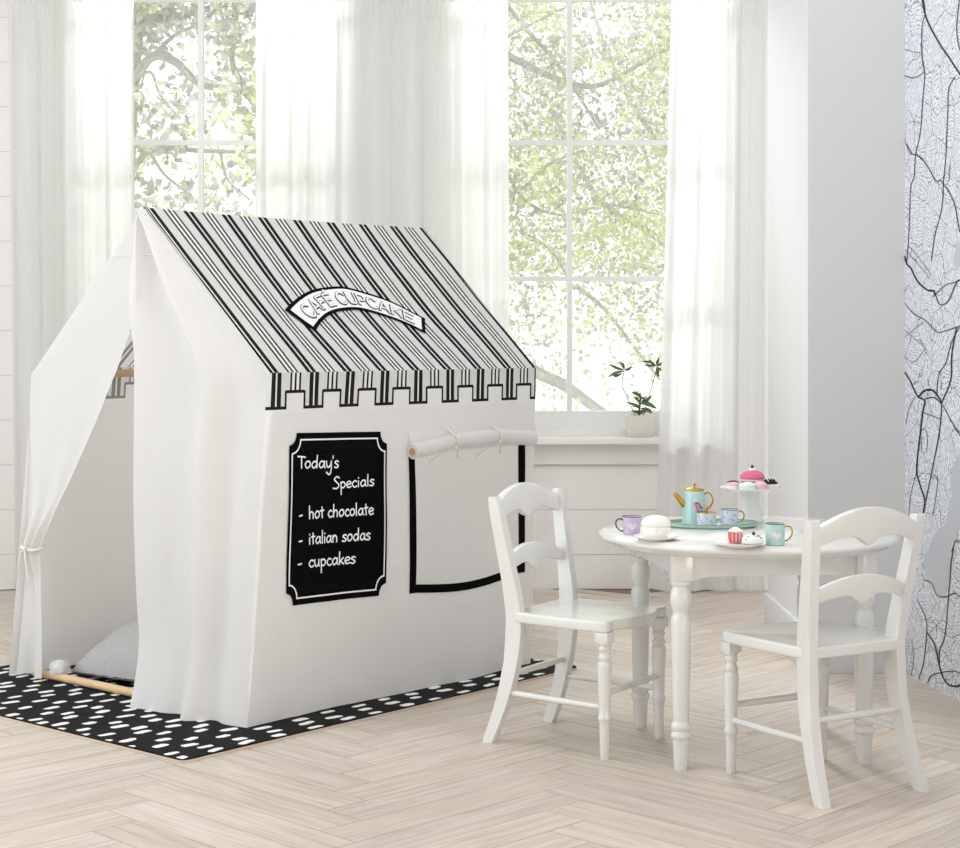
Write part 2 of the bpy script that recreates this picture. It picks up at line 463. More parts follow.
# ---- window wall of horizontal boards, two openings
WIN = [(wx(201, 7.005), 'first'), (wx(569.5, 7.005), 'second')]
HW = .577; ZS, ZT = .60, 2.72
XL, XR = -3.2, 1.75
g = G()
zs = [0.0]
z = .1377
while z < 2.95: zs.append(z); z += .18
zs.append(2.95)
def spans(z0, z1):
    if z1 <= ZS or z0 >= ZT: return [(XL, XR, z0, z1)]
    out = []
    cuts = [XL] + [e for c, _ in WIN for e in (c - HW, c + HW)] + [XR]
    for i in range(0, len(cuts), 2): out.append((cuts[i], cuts[i + 1], z0, z1))
    if z0 < ZS: out += [(c - HW, c + HW, z0, ZS) for c, _ in WIN]
    if z1 > ZT: out += [(c - HW, c + HW, ZT, z1) for c, _ in WIN]
    return out
for z0, z1 in zip(zs, zs[1:]):
    for a, b, c, d in spans(z0, z1):
        g.box((a, YW, c + .0012 if c == z0 and c > 0 else c), (b, YW + .02, d - .0012 if d == z1 else d), 0)
for a, b, c, d in [(XL, WIN[0][0] - HW, 0, 2.95), (WIN[0][0] + HW, WIN[1][0] - HW, 0, 2.95), (WIN[1][0] + HW, XR, 0, 2.95),
                   (WIN[0][0] - HW, WIN[0][0] + HW, 0, ZS), (WIN[1][0] - HW, WIN[1][0] + HW, 0, ZS),
                   (WIN[0][0] - HW, WIN[0][0] + HW, ZT, 2.95), (WIN[1][0] - HW, WIN[1][0] + HW, ZT, 2.95)]:
    g.box((a, YW + .004, c), (b, YW + .16, d), 1)
struct(g.build('wall_back', [M['wall'], M['backing']], smooth=False))

# ---- windows
for i, (c, _) in enumerate(WIN):
    root = bpy.data.objects.new('window_%d' % (i + 1), None); COL.objects.link(root); struct(root)
    root.location = (c, YW, 0)
    g = G()
    y0, y1 = .075, .12
    g.box((-HW, y0, ZS), (-HW + .04, y1, ZT)); g.box((HW - .04, y0, ZS), (HW, y1, ZT))
    g.box((-HW + .05, y0, .635), (HW - .05, y1, .711)); g.box((-HW + .05, y0, ZT - .07), (HW - .05, y1, ZT))
    g.box((-HW, .02, ZS), (-HW + .02, y0, ZT)); g.box((HW - .02, .02, ZS), (HW, y0, ZT))
    g.box((-HW, .05, .612), (HW, .13, .636))
    g.build('window_frame', M['trim'], root, smooth=False)
    g = G()
    g.box((-.011, y0 + .008, .711), (.011, y1 - .008, ZT - .07))
    for zz in (1.249, 1.804, 2.388): g.box((-HW + .05, y0 + .01, zz - .010), (HW - .05, y1 - .01, zz + .010))
    g.build('glazing_bar', M['trim'], root, smooth=False)
    g = G(); g.box((-HW + .045, .096, .70), (HW - .045, .099, ZT - .06)); g.build('pane', M['glass'], root, smooth=False)
    g = G(); g.box((-HW - .04, -.085, .585), (HW + .04, .06, .612), bevel=.004)
    g.box((-HW - .02, -.018, .50), (HW + .02, 0.0, .585), bevel=.003)
    g.build('window_sill', M['trim'], root)

# ---- pillar between the windows' wall and the mural wall
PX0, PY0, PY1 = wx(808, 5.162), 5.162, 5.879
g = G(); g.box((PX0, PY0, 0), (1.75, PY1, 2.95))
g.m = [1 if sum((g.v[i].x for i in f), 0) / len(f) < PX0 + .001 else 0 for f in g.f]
struct(g.build('wall_return', [M['pillar'], paint('lit_pillar_side', (222, 222, 223), .6)], smooth=False))  # left face lighter than the front: light from the left put into paint
g = G()
bh = .137
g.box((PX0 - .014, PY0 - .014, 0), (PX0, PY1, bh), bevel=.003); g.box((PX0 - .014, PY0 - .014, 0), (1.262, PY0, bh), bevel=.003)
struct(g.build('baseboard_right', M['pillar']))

# ---- mural wall
A = on_z(905, 671.0); A.y = 5.16; A.x = wx(905, 5.16); B = on_z(960, 702)
dirv = (B - A); dirv.z = 0; dirv.normalize(); nrmv = Vector((dirv.y, -dirv.x, 0))
if nrmv.x > 0: nrmv = -nrmv
def mural_at(px, py):
    """ray through a pixel meets the mural wall: (distance along it, height)"""
    d = Vector(((px - CX) / F, 1, -(py - HY) / F))
    k = (A - Vector((0, 0, 0))).dot(nrmv) / d.dot(nrmv)
    P = d * k; return ((P - A).dot(dirv), 1 + P.z)
def mural_pt(t, z, off=0): return A + dirv * t + nrmv * off + Vector((0, 0, z))
TW = 2.7
g = G()
back = -nrmv * .1
c0, c1 = mural_pt(-.02, 0), mural_pt(TW, 0)
g.add([c0, c1, c1 + Vector((0, 0, 2.95)), c0 + Vector((0, 0, 2.95))], [[0, 1, 2, 3]], 0)
g.add([c0 + back, c1 + back, c1 + back + Vector((0, 0, 2.95)), c0 + back + Vector((0, 0, 2.95)), c0, c1, c1 + Vector((0, 0, 2.95)), c0 + Vector((0, 0, 2.95))],
      [[3, 2, 1, 0], [4, 0, 1, 5], [7, 6, 2, 3], [5, 1, 2, 6], [4, 7, 3, 0]], 0)
grey_polys = [
    [(960, 452), (953, 466), (950, 480), (952, 494), (948, 512), (946, 524), (939, 528), (932, 540), (924, 560), (926, 577), (930, 585), (935, 592), (941, 597), (946, 596), (948.5, 579),
     (951, 560), (954, 545), (958, 530), (960, 520)],
    [(960, 240), (955, 250), (953, 262), (957, 270), (960, 266)]]
for poly in grey_polys:
    pts = [mural_at(*p) for p in poly]
    # carry the shape on past the picture's edge
    edge_t = mural_at(960, 400)[0]
    if poly is grey_polys[0]: pts = pts[:-1] + [(edge_t + .16, pts[-1][1] - .02), (edge_t + .22, pts[0][1] - .05), (edge_t + .1, pts[0][1] + .06)]
    else: pts = pts + [(edge_t + .12, pts[-1][1] - .03), (edge_t + .1, pts[0][1] + .04)]
    g.add([mural_pt(t, z, .0006) for t, z in pts], [list(range(len(pts)))[::-1]], 1)
thin, mid, thick = .0014, .0025, .0050
ROADS = [
    (mid, [(923.4, -4), (925.3, 13), (922.5, 24.5), (921.9, 45), (923, 62), (925, 75.5), (923, 100), (920.6, 132), (915.8, 155), (914.5, 176), (911, 187), (910, 212), (908.5, 244), (907, 261)]),
    (thick * .8, [(922, -3), (925, 13), (931, 28), (942, 47), (950, 58.5), (960, 73.6), (975, 92)]),
    (mid, [(960, -4), (957, 28), (960, 49), (966, 60)]),
    (mid, [(955.5, 77), (949, 88.7), (948, 113), (946, 158), (943.8, 180), (942, 208), (935, 236), (931.5, 261)]),
    (thin, [(905, 49), (914, 52), (920.5, 52.5)]), (mid, [(905, 75.5), (914, 78), (925, 72)]),
    (thin, [(908, 123.5), (915, 121), (921.5, 124.5)]), (thin, [(905, 139), (910, 153), (918, 155), (924, 160)]),
    (mid, [(907, 144), (912.6, 154), (917.4, 155), (927.7, 166), (936, 180.6), (942, 181.5), (954, 202), (960, 232)]),
    (thick, [(905, 256), (907, 264), (911, 268), (918, 281.5), (927.7, 290), (934, 291), (935, 295)]),
    (thin, [(906, 250), (914, 259), (924, 271), (930, 279)]), (thin, [(909, 246), (925, 265), (932, 277)]),
    (mid, [(960, 279.5), (955, 282.5), (946, 285), (933, 297)]),
    (mid * 1.3, [(930.6, 289.4), (935, 293), (940, 304.5), (948.5, 301), (956, 284), (960, 280), (968, 276)]),
    (mid, [(905, 303), (914.5, 314), (926, 320.6), (937, 332), (945, 331), (960, 326), (972, 322)]),
    (thin, [(905, 337), (924, 322)]), (thin, [(905, 330), (920, 343), (927, 350)]), (thin, [(905, 356), (914, 362), (926, 348)]),
    (mid, [(960, 327), (952, 342), (946, 363), (939, 375), (937, 396)]),
    (thick * .8, [(957, 327), (952, 355), (951, 380), (942, 402.6)]),
    (thick, [(905, 372), (911, 382), (918, 396), (924, 391), (931.5, 390), (936, 393), (942, 402.6)]),
    (thick, [(921, 393.5), (928, 389.5), (935, 391)]),
    (thick, [(918, 397), (925, 401), (923, 412), (921, 430), (919, 446), (917, 471), (921, 487), (925, 501), (923, 516)]),
    (mid * 1.4, [(925, 399), (934, 397.5), (942, 404)]),
    (mid * 1.2, [(942, 402.6), (940, 430), (933, 467), (926, 501)]),
    (thin, [(915, 397), (909, 410), (906, 424)]), (mid, [(943, 404.5), (951, 420), (960, 435), (970, 448)]),
    (thin, [(917, 471), (911, 495), (909, 515)]), (thin, [(950, 420), (960, 433)]), (mid, [(922, 412), (941, 419)]),
    (thin, [(921, 430), (927, 432), (927, 450), (922, 452), (922, 436)]), (thin, [(933, 474), (938, 481), (933, 516)]),
    (mid, [(918, 600), (926, 618.5), (927, 632), (924, 662), (919, 679)]),
    (thick, [(927, 632), (935, 645), (941, 671), (946.6, 682.6), (953, 686), (960, 685.5), (972, 679)]),
    (mid, [(951.5, 562), (945.7, 632), (940, 650.6), (940, 667.5)]),
    (mid, [(924, 580), (932, 583), (937, 595), (946, 597), (955, 593), (960, 597)]),
    (thin, [(928, 617), (939, 627), (950, 637), (960, 634.5)]), (mid, [(928, 683), (932.5, 675), (952, 671), (960, 673)]),
    (thin, [(927, 640), (938, 655)]), (thin, [(912, 640), (914, 660), (911, 676)]), (mid, [(952, 552), (956, 541), (960, 543)]),
    (mid, [(951.5, 562), (954, 548)]), (thin, [(954, 576), (960, 582)]), (thin, [(943, 650), (952, 662)]),
]
for w_, pl in ROADS:
    pts = [mural_at(*p) for p in pl]
    ribbon(g, smooth_line([(a / 2.4, b) for a, b in pts], 5), w_, lambda t, z: mural_pt(max(t * 2.4, -.015), max(z, .002), .0012), 2)
rr = random.Random(3)
for k in range(120):                       # the map goes on beyond the picture
    t, z = rr.uniform(.5, TW - .1), rr.uniform(.1, 2.8); a = rr.uniform(0, 2 * pi); pts = [(t, z)]
    for s in range(rr.randint(5, 14)):
        a += rr.uniform(-.5, .5); t += .11 * cos(a); z += .11 * sin(a); pts.append((min(max(t, .46), TW), min(max(z, .01), 2.93)))
    ribbon(g, smooth_line(pts, 4), rr.choice((thin, mid, mid, mid * 1.6, thick)), lambda t, z: mural_pt(t, z, .0012), 2)
o = g.build('wall_right', [M['mural'], M['mural_grey'], M['mural_ink']], smooth=False)
l = o.data.uv_layers.new(name='UVMap')
for lp in o.data.loops:
    co = o.data.vertices[lp.vertex_index].co; l.data[lp.index].uv = ((co - A).dot(dirv), co.z)
struct(o)

# ---- ceiling, its gap shaped for top light; left wall with its own daylight opening
g = G(); g.box((-3.3, 5.7, 2.95), (1.76, 7.07, 3.05)); g.box((-3.3, -.9, 2.95), (3.2, 3.0, 3.05)); struct(g.build('ceiling', M['ceiling'], smooth=False))
g = G()
g.box((-3.3, 4.9, 0), (-3.2, 7.07, 2.95)); g.box((-3.3, 1.1, 2.7), (-3.2, 4.9, 2.95)); g.box((-3.3, 1.1, 0), (-3.2, 4.9, .3)); g.box((-3.3, -.9, 0), (-3.2, 1.1, 2.95))
struct(g.build('wall_left', M['wall'], smooth=False))
g = G(); g.box((-3.3, -.9, 0), (3.2, -.8, 2.95)); struct(g.build('fill_blocking_wall', paint('fill_blocking_grey', (150, 150, 152), .7), smooth=False))  # unseen wall added behind the camera, grey to cut frontal fill light
g = G(); g.box((-14, 7.6, -3.4), (14, 30, -3.3)); struct(g.build('ground', M['ground'], smooth=False))

# ================================================================== CURTAINS
YC = 6.772
def curtain(x0, x1, label, seed, nf, flare0=0.0, flare1=0.0):
    rr = random.Random(seed); ph = [rr.uniform(0, 6.28) for _ in range(6)]
    zt = 2.40; cx_ = (x0 + x1) / 2
    root = thing('sheer_curtain', label, 'curtain', (cx_, YC, 0), 0, 'sheer curtains at the two windows')
    def P(a, z):
        h = z / zt
        wob = .02 * sin(2 * pi * a * 1.3 + ph[0]) * (1 - h)
        x = x0 + (x1 - x0) * (a + .010 * sin(2 * pi * nf * .5 * a + ph[1]) * (1 - h)) + (flare0 * (1 - a) + flare1 * a) * (1 - h) ** 1.2 + wob * a * (1 - a) * 2
        u = a + .03 * sin(3.1 * a + ph[2])
        big = sin(2 * pi * nf * u + ph[3] + .5 * (1 - h)) + .45 * sin(2 * pi * nf * 1.7 * u + ph[4])
        fine = sin(2 * pi * nf * 4.3 * a + ph[5])
        k = sstep(2.38, 2.0, z)
        y = .020 * big * (.25 + .75 * k) + .0045 * fine * (1 - .75 * k)
        pk = exp(-((z - 2.325) / .012) ** 2)
        y *= (1 - .75 * pk)
        return (x - cx_, y, z)
    us = lin_sp(0, 1, int(nf * 22)); zz = [.014, .03, .06, .065] + lin_sp(.12, 2.24, 24) + [2.28, 2.305, 2.318, 2.325, 2.332, 2.345, 2.36]
    g = G(); g.grid(P, us, zz); g.build('curtain_panel', M['sheer'], root, angle=0)
    g = G(); g.grid(lambda a, z: (P(a, z)[0], P(a, z)[1] * .5 - .0165, z), us, [2.345, 2.36, 2.38, 2.40]); g.grid(lambda a, z: (P(a, z)[0], P(a, z)[1] * .5 + .0165, z), us, [2.345, 2.36, 2.38, 2.40])
    g.build('header_pocket', M['sheer'], root, angle=0)
    return root
curtain(wx(7, YC), wx(134, YC), 'sheer white curtain left of the left window beside bare boards', 1, 5.2, .03, .02)
curtain(wx(256, YC), wx(384, YC), 'sheer white curtain right of the left window behind the tent ridge', 2, 5.0, -.01, 0)
curtain(wx(382, YC), wx(508, YC), 'sheer white curtain left of the right window behind the tent roof', 3, 5.0, 0, .01)
curtain(wx(672, YC), wx(768, YC), 'sheer white curtain hanging beside the pillar behind the cake stand', 4, 4.4, -.07, 0)
for x0, x1, lab in ((wx(0, YC), wx(383, YC), 'white curtain rod across the top of the left window'), (wx(386, YC), wx(768, YC), 'white curtain rod across the top of the right window')):
    r = thing('curtain_rod', lab, 'curtain rod', ((x0 + x1) / 2, YC, 2.372), 0, 'curtain rods')
    g = G(); h = (x1 - x0) / 2; g.tube([(-h, 0, 0), (h, 0, 0)], .011, 14); g.build('rod', M['rod'], r)
    for s in (-1, 1):
        g = G(); g.tube([(s * (h - .01), 0, -.0), (s * (h - .01), .136, 0)], .006, 8); g.build('bracket', M['rod'], r)

# ================================================================== TREES OUTSIDE
def tree(label, base, limbs, boxes, nleaf, lsize, seed, dens):
    """limbs: list of (points, r0, r1) in world space; leaves fill boxes where dens() says so"""
    rr = random.Random(seed)
    root = thing('tree', label, 'tree', base, 0, 'trees outside the windows')
    b = Vector(base)
    g = G()
    for pts, r0, r1 in limbs:
        sm = smooth_line(pts, 5); n = len(sm)
        g.tube([p - b for p in sm], [r0 + (r1 - r0) * i / (n - 1) for i in range(n)], 7)
    g.build('trunk', M['bark'], root)
    vs, fs, fm = [], [], []
    tries = 0
    while len(fs) < nleaf and tries < nleaf * 12:
        tries += 1
        bx = rr.choice(boxes)
        p = Vector([rr.uniform(bx[0][i], bx[1][i]) for i in range(3)])
        if rr.random() > dens(p): continue
        a = Vector((rr.gauss(0, 1), rr.gauss(0, 1), rr.gauss(-.3, 1))).normalized()
        s = a.cross(Vector((rr.gauss(0, 1), rr.gauss(0, 1), rr.gauss(0, 1)))).normalized()
        nn = a.cross(s)
        ll = lsize * rr.uniform(.65, 1.3); w = ll * rr.uniform(.22, .34)
        k = len(vs)
        for q in (p - a * ll * .5, p + s * w - nn * w * .3 - a * ll * .05, p + a * ll * .5, p - s * w - nn * w * .3 - a * ll * .05): vs.append(q - b)
        fs.append([k, k + 1, k + 2, k + 3])
        c = noise.noise(p * 2.1 + Vector((seed, 0, 0))) + rr.gauss(0, .28)
        fm.append(1 if c > .16 else (2 if c < -.20 else 0))
    mesh('foliage', vs, fs, [M['fol_sage'], M['fol_lime'], M['fol_grey']], root, False, fm)
    return root
def P(px, py, Y): return at_depth(px, py, Y)
def dn(p, sc, off, lo, hi): 
    v = noise.noise(p * sc + Vector((off, off * .7, 0))) + .5 * noise.noise(p * sc * 2.3 + Vector((0, off, off)))
    return sstep(lo, hi, v)
# left window's tree
Y1 = 9.6
tb = P(118, 900, Y1 + .3); tb.z = -3.3
limbs = [([tb, tb + Vector((.02, 0, 2.2)), P(120, 300, Y1 + .3), P(128, 90, Y1 + .2), P(150, -120, Y1)], .11, .05),
         ([P(126, 95, Y1 + .2), P(150, 58, Y1), P(175, 62, Y1), P(200, 84, Y1), P(240, 91, Y1), P(258, 108, Y1), P(300, 150, Y1)], .030, .014),
         ([P(122, 190, Y1 + .2), P(150, 150, Y1), P(203, 151, Y1), P(260, 151, Y1), P(330, 140, Y1)], .020, .008),
         ([P(262, 112, Y1), P(243, 84, Y1), P(232, 60, Y1), P(236, 20, Y1), P(225, -60, Y1)], .020, .012),
         ([P(150, 60, Y1), P(175, 35, Y1), P(205, 20, Y1), P(240, -20, Y1)], .014, .006),
         ([P(128, 85, Y1), P(150, 72, Y1), P(160, 95, Y1), P(180, 118, Y1)], .012, .004),
         ([P(150, 152, Y1), P(165, 175, Y1), P(195, 200, Y1), P(215, 230, Y1)], .010, .004),
         ([P(220, 152, Y1), P(228, 180, Y1), P(250, 200, Y1)], .009, .004)]
def d1(p):
    q = 480 + F * p.x / p.y; r = HY - F * (p.z - 1) / p.y
    v = dn(p, 2.6, 3.0, -.28, .22)
    return v * (1.0 if r < 60 else .62)
tree('broad-leaved tree with thick bent limbs outside the left window', tb, limbs,
     [((-3.4, Y1 - .45, .3), (-.55, Y1 + .5, 3.6))], 18000, .068, 11, d1)
# right window's trees
Y2 = 11.0
tb = P(470, 900, Y2); tb.z = -3.3
limbs = [([tb, tb + Vector((0, 0, 2.0)), P(466, 330, Y2), P(480, 120, Y2), P(470, -100, Y2)], .12, .06),
         ([P(470, 320, Y2), P(530, 368, Y2), P(562, 384, Y2), P(590, 404, Y2), P(640, 440, Y2)], .045, .030),
         ([P(478, 40, Y2), P(520, 62, Y2), P(560, 80, Y2), P(600, 85, Y2), P(660, 52, Y2), P(720, 20, Y2)], .028, .010),
         ([P(490, -20, Y2), P(520, 22, Y2), P(550, 55, Y2), P(575, 90, Y2), P(600, 130, Y2)], .018, .008),
         ([P(575, 285, Y2), P(605, 310, Y2), P(636, 350, Y2), P(660, 380, Y2)], .016, .008),
         ([P(478, 205, Y2), P(520, 190, Y2), P(548, 165, Y2), P(585, 150, Y2)], .014, .006),
         ([P(505, 170, Y2), P(525, 200, Y2), P(560, 215, Y2), P(610, 205, Y2), P(660, 215, Y2)], .013, .005),
         ([P(500, 40, Y2), P(540, 20, Y2), P(600, -10, Y2)], .012, .006),
         ([P(575, 290, Y2), P(550, 250, Y2), P(520, 230, Y2)], .010, .006)]
def d2(p):
    q = 480 + F * p.x / p.y; r = HY - F * (p.z - 1) / p.y
    v = dn(p, 2.2, 9.0, -.55, .15)
    k = 1.0
    if r > 275: k = .45 - .25 * sstep(300, 400, r) 
    return v * k
tree('grey-green tree with fine dense leaves outside the right window', tb, limbs,
     [((-1.3, Y2 - .6, .3), (2.9, Y2 + .7, 3.7))], 46000, .046, 23, d2)
tb2 = P(720, 900, 12.6); tb2.z = -3.3
limbs = [([tb2, tb2 + Vector((0, 0, 2)), P(722, 330, 12.6), P(700, 150, 12.6), P(715, -80, 12.6)], .12, .05),
         ([P(715, 300, 12.6), P(660, 240, 12.6), P(600, 200, 12.6), P(550, 110, 12.6)], .035, .012),
         ([P(705, 180, 12.6), P(650, 130, 12.6), P(610, 60, 12.6), P(590, 0, 12.6)], .03, .01)]
tree('pale lime tree farther back outside the right window', tb2, limbs,
     [((-.6, 12.1, 1.0), (3.4, 13.2, 4.0))], 14000, .058, 31, lambda p: dn(p, 1.9, 4.0, -.3, .25) * (1 if p.z > 1.4 else .3))

# ================================================================== RUG AND TENT
TH = .7094; X0T, Y0T = -.556, 4.4246
TROT = pi / 2 - TH
UD = Vector((sin(TH), cos(TH), 0)); VD = Vector((-cos(TH), sin(TH), 0)); OT = Vector((X0T, Y0T, 0))
W_, L_ = 1.02, 1.117; ZE, ZR, VR = .915, 1.366, .490; ZB = .0112
def to_local(p):
    q = Vector(p) - OT; return Vector((q.dot(UD), q.dot(VD), p[2]))
def nz(x, y, z): return noise.noise(Vector((x, y, z)))
def side_edges(z):
    h = max(0, 1 - (z - ZB) / (ZE - ZB)); return .0105 - .068 * h, L_ - .030 * h
def side_wave(u, z):
    """how far the near side wall stands off its plane"""
    h = max(0, 1 - (z - ZB) / (ZE - ZB)); u0, u1 = side_edges(z); k = min(1, max(0, (u - u0) / (u1 - u0)))
    edge = min(1, min(k, 1 - k) / .05 + .15)
    w = .010 * nz(u * 3.1, z * .9, 1.7) + .007 * nz(u * 7.0 + z * 2.0, z * 2.0, 5.1) * (h + .1) + .003 * nz(u * 15, z * 6, 2)
    bow = -.020 * sin(pi * k) * h * (1 - h) * 2
    return (w * edge + bow) * min(1, h * 6 + .05) + .008 * h * sin(pi * k * 2.0 + .3)
def side_at(px, py):
    """ray through a pixel onto the tent's near side plane (v = 0): (along, height)"""
    d = Vector(((px - CX) / F, 1, -(py - HY) / F)); w = 0
    for _ in range(5):
        k = (OT.dot(VD) + w) / Vector((d.x, d.y, 0)).dot(VD); p = d * k; u, z = (p - OT).dot(UD), 1 + p.z
        w = side_wave(u, min(max(z, ZB), ZE))
    return (u, z)
RN = Vector((0, -(ZR - ZE), VR)).normalized()       # outward normal of the near roof slope in tent space
SL = sqrt(VR ** 2 + (ZR - ZE) ** 2)
def roof_at(px, py):
    """ray onto the near roof slope: (along, distance down from the ridge)"""
    d = Vector(((px - CX) / F, 1, -(py - HY) / F))
    dl = Vector((d.dot(UD), d.dot(VD), d.z)); ol = Vector((-OT.dot(UD), -OT.dot(VD), 1))
    R0 = Vector((0, VR, ZR)); k = (R0 - ol).dot(RN) / dl.dot(RN); p = ol + dl * k
    return (p.x, (VR - p.y) / VR * SL)

# ---- rug
rug = thing('play_mat', 'black play mat with white dabs lying under the canvas tent', 'rug', OT, TROT)
ru0, ru1, rv0, rv1 = -.376, 1.165, -.132, 1.20
def rrect(a0, a1, b0, b1, r, n=6):
    pts = []
    for cx_, cy_, s in ((a1 - r, b0 + r, -pi / 2), (a1 - r, b1 - r, 0), (a0 + r, b1 - r, pi / 2), (a0 + r, b0 + r, pi)):
        for k in range(n + 1):
            a = s + k * pi / 2 / n; pts.append((cx_ + r * cos(a), cy_ + r * sin(a)))
    return pts
g = G(); g.prism(rrect(ru0, ru1, rv0, rv1, .022), 2, 0.0005, .0062); g.build('backing', M['edge'], rug, smooth=False)
g = G(); g.prism(rrect(ru0 + .001, ru1 - .001, rv0 + .001, rv1 - .001, .022), 2, .0062, .0100, bevel=.0015, mi=0)
rr = random.Random(5)
row = 0; v = rv0 + .015
while v < rv1 - .01:
    u = ru0 - .03 + (row % 2) * .045 + rr.uniform(-.012, .012)
    while u < ru1 - .01:
        ll, ww = rr.uniform(.038, .056), rr.uniform(.020, .027)
        cu, cv = u + ll / 2 + rr.uniform(-.006, .006), v + rr.uniform(-.007, .007); tl = rr.uniform(-.18, .22)
        pts = []
        for k in range(14):
            a = 2 * pi * k / 14; e = .62
            x = ll / 2 * math.copysign(abs(cos(a)) ** e, cos(a)); y = ww / 2 * math.copysign(abs(sin(a)) ** e, sin(a))
            x += rr.uniform(-.0018, .0018); y += rr.uniform(-.0014, .0014)
            pu, pv = cu + x * cos(tl) - y * sin(tl), cv + x * sin(tl) + y * cos(tl)
            pts.append((min(max(pu, ru0 + .003), ru1 - .003), min(max(pv, rv0 + .003), rv1 - .003), .0104))
        if max(p[0] for p in pts) - min(p[0] for p in pts) > .012: g.add(pts, [list(range(14))], 1)
        u += rr.uniform(.096, .126)
    v += .047; row += 1
mm, nt, b = new_mat('black_woven_mat')
b.inputs['Base Color'].default_value = lin((20, 20, 21)); b.inputs['Roughness'].default_value = .85; b.inputs['Specular IOR Level'].default_value = .2
ck = nt.nodes.new('ShaderNodeTexWave'); ck.inputs['Scale'].default_value = 90; tcn = nt.nodes.new('ShaderNodeTexCoord'); nt.links.new(tcn.outputs['Object'], ck.inputs['Vector'])
bp = nt.nodes.new('ShaderNodeBump'); bp.inputs['Strength'].default_value = .3; bp.inputs['Distance'].default_value = .001
nt.links.new(ck.outputs['Fac'], bp.inputs['Height']); nt.links.new(bp.outputs['Normal'], b.inputs['Normal'])
g.build('printed_top', [mm, paint('white_mat_print', (240, 240, 238), .8)], rug, smooth=False)

# ---- tent
tent = thing('play_tent', 'white canvas cafe playhouse tent with striped roof standing on the spotted mat', 'tent', (OT.x, OT.y, 0), TROT)
def side(u, z, off=0): return Vector((u, side_wave(u, z) - off, z))
def side_k(k, z, off=0):
    u0, u1 = side_edges(z); return side(u0 + (u1 - u0) * k, z, off)
def side_far(k, z):
    p = side_k(k, z); return Vector((p.x, W_ - p.y * 1.3 + .03 * max(0, 1 - z / ZE), z))
# stripe coordinate: pairs at .0446 + .1354 k on the eave, .0155 + .1402 k on the ridge
def stripe_x(s, d): 
    t = d / SL
    return (s - (.0155 + (.0446 - .0155) * t)) / (.1402 + (.1354 - .1402) * t)
# window opening in the near side
wl, wr = side_at(415.5, 500)[0], side_at(518.0, 500)[0]
wbl = side_at(414, 584.5)[1]; wtop = side_at(415, 444)[1]
def win_z(s):                                     # sagging lower edge
    k = (s - wl) / (wr - wl); return wbl - .018 * sin(pi * min(max(k, 0), 1)) + .006 * k
ss = sorted(set(lin_sp(0, wl, 14) + lin_sp(wl, wr, 14) + lin_sp(wr, L_, 4)))
ZV = ZE - .105
zlow = lin_sp(ZB, wbl, 10); zmid = lin_sp(wbl, wtop, 14); ztop = lin_sp(wtop, ZV, 6)
zz = sorted(set(zlow + zmid + ztop))
def side_warp(s, z):
    # move the rows so that the opening's lower edge sags
    k = 1 if wl <= s <= wr else max(0, 1 - max(wl - s, s - wr) / .12)
    dz = (win_z(min(max(s, wl), wr)) - wbl) * k
    z2 = z + dz * (sstep(ZB, wbl, z) if z <= wbl else 1 - sstep(wbl, wtop, z)); u0, u1 = side_edges(z2)
    u = u0 + (wl - u0) * s / wl if s < wl else (s if s <= wr else wr + (u1 - wr) * (s - wr) / (L_ - wr)); return side(u, z2)
g = G(); g.grid(side_warp, ss, zz, skip=lambda a, b: wl < a < wr and wbl < b < wtop)
g.build('side_panel', M['canvas'], tent, angle=0)
g = G(); g.grid(side_far, lin_sp(0, 1, 26), lin_sp(ZB, ZV, 24), flip=True); g.build('side_panel', M['canvas'], tent, angle=0)
def uv_mesh(name, fn, us, ws, uvfn, mat, flip=False):
    vs = [fn(a, b) for b in ws for a in us]; uv = [uvfn(a, b) for b in ws for a in us]; nu = len(us); fs = []
    for j in range(len(ws) - 1):
        for i in range(nu - 1):
            q = [j * nu + i, j * nu + i + 1, (j + 1) * nu + i + 1, (j + 1) * nu + i]; fs.append(q[::-1] if flip else q)
    return mesh(name, vs, fs, mat, tent, True, None, uv)
uv_mesh('valance', side_k, lin_sp(0, 1, 40), lin_sp(ZV, ZE, 8), lambda k, z: (stripe_x(.0105 + (L_ - .0105) * k, SL), ZE - z), M['scallops'])
uv_mesh('valance', side_far, lin_sp(0, 1, 40), lin_sp(ZV, ZE, 8), lambda k, z: (stripe_x(.0105 + (L_ - .0105) * k, SL), ZE - z), M['scallops'], True)
def roof_p(k, t, far=False, off=0):
    """k 0..1 along, t 0..1 from ridge to eave"""
    s = (1 - t) * (.001 + 1.141 * k) + t * (.016 + (L_ - .016) * k)
    v = VR * (1 - t) if not far else VR + (W_ - VR) * t
    sag = .016 * sin(pi * k) * sin(pi * t) + .007 * nz(s * 3.5, t * 2.4, 8.0) * sin(pi * t) + .004 * nz(s * 9, t * 2.0, 3.0) * t * (1 - t) * 4
    dz = (.018 * k * (1 - k) * 4 * (1 - t) * .25)
    n = RN if not far else Vector((0, (ZR - ZE), W_ - VR)).normalized()
    return Vector((s, v, ZR + (ZE - ZR) * t - dz)) - n * (sag - off)
def roof_uv(k, t):
    s = (1 - t) * (.001 + 1.141 * k) + t * (.016 + (L_ - .016) * k); return (stripe_x(s + .009 * t, t * SL), 0)
ks = lin_sp(0, 1, 40)
uv_mesh('roof_slope', lambda k, t: roof_p(k, t), ks, lin_sp(0, 1, 22), roof_uv, M['stripes'], True)
uv_mesh('roof_slope', lambda k, t: roof_p(k, t, True), ks, lin_sp(0, 1, 22), roof_uv, M['stripes'])

def roof_map(s, d, off=.003):
    t = d / SL; k = (s - (1 - t) * .001 - t * .016) / ((1 - t) * 1.141 + t * (L_ - .016))
    return roof_p(k, t, False, off)

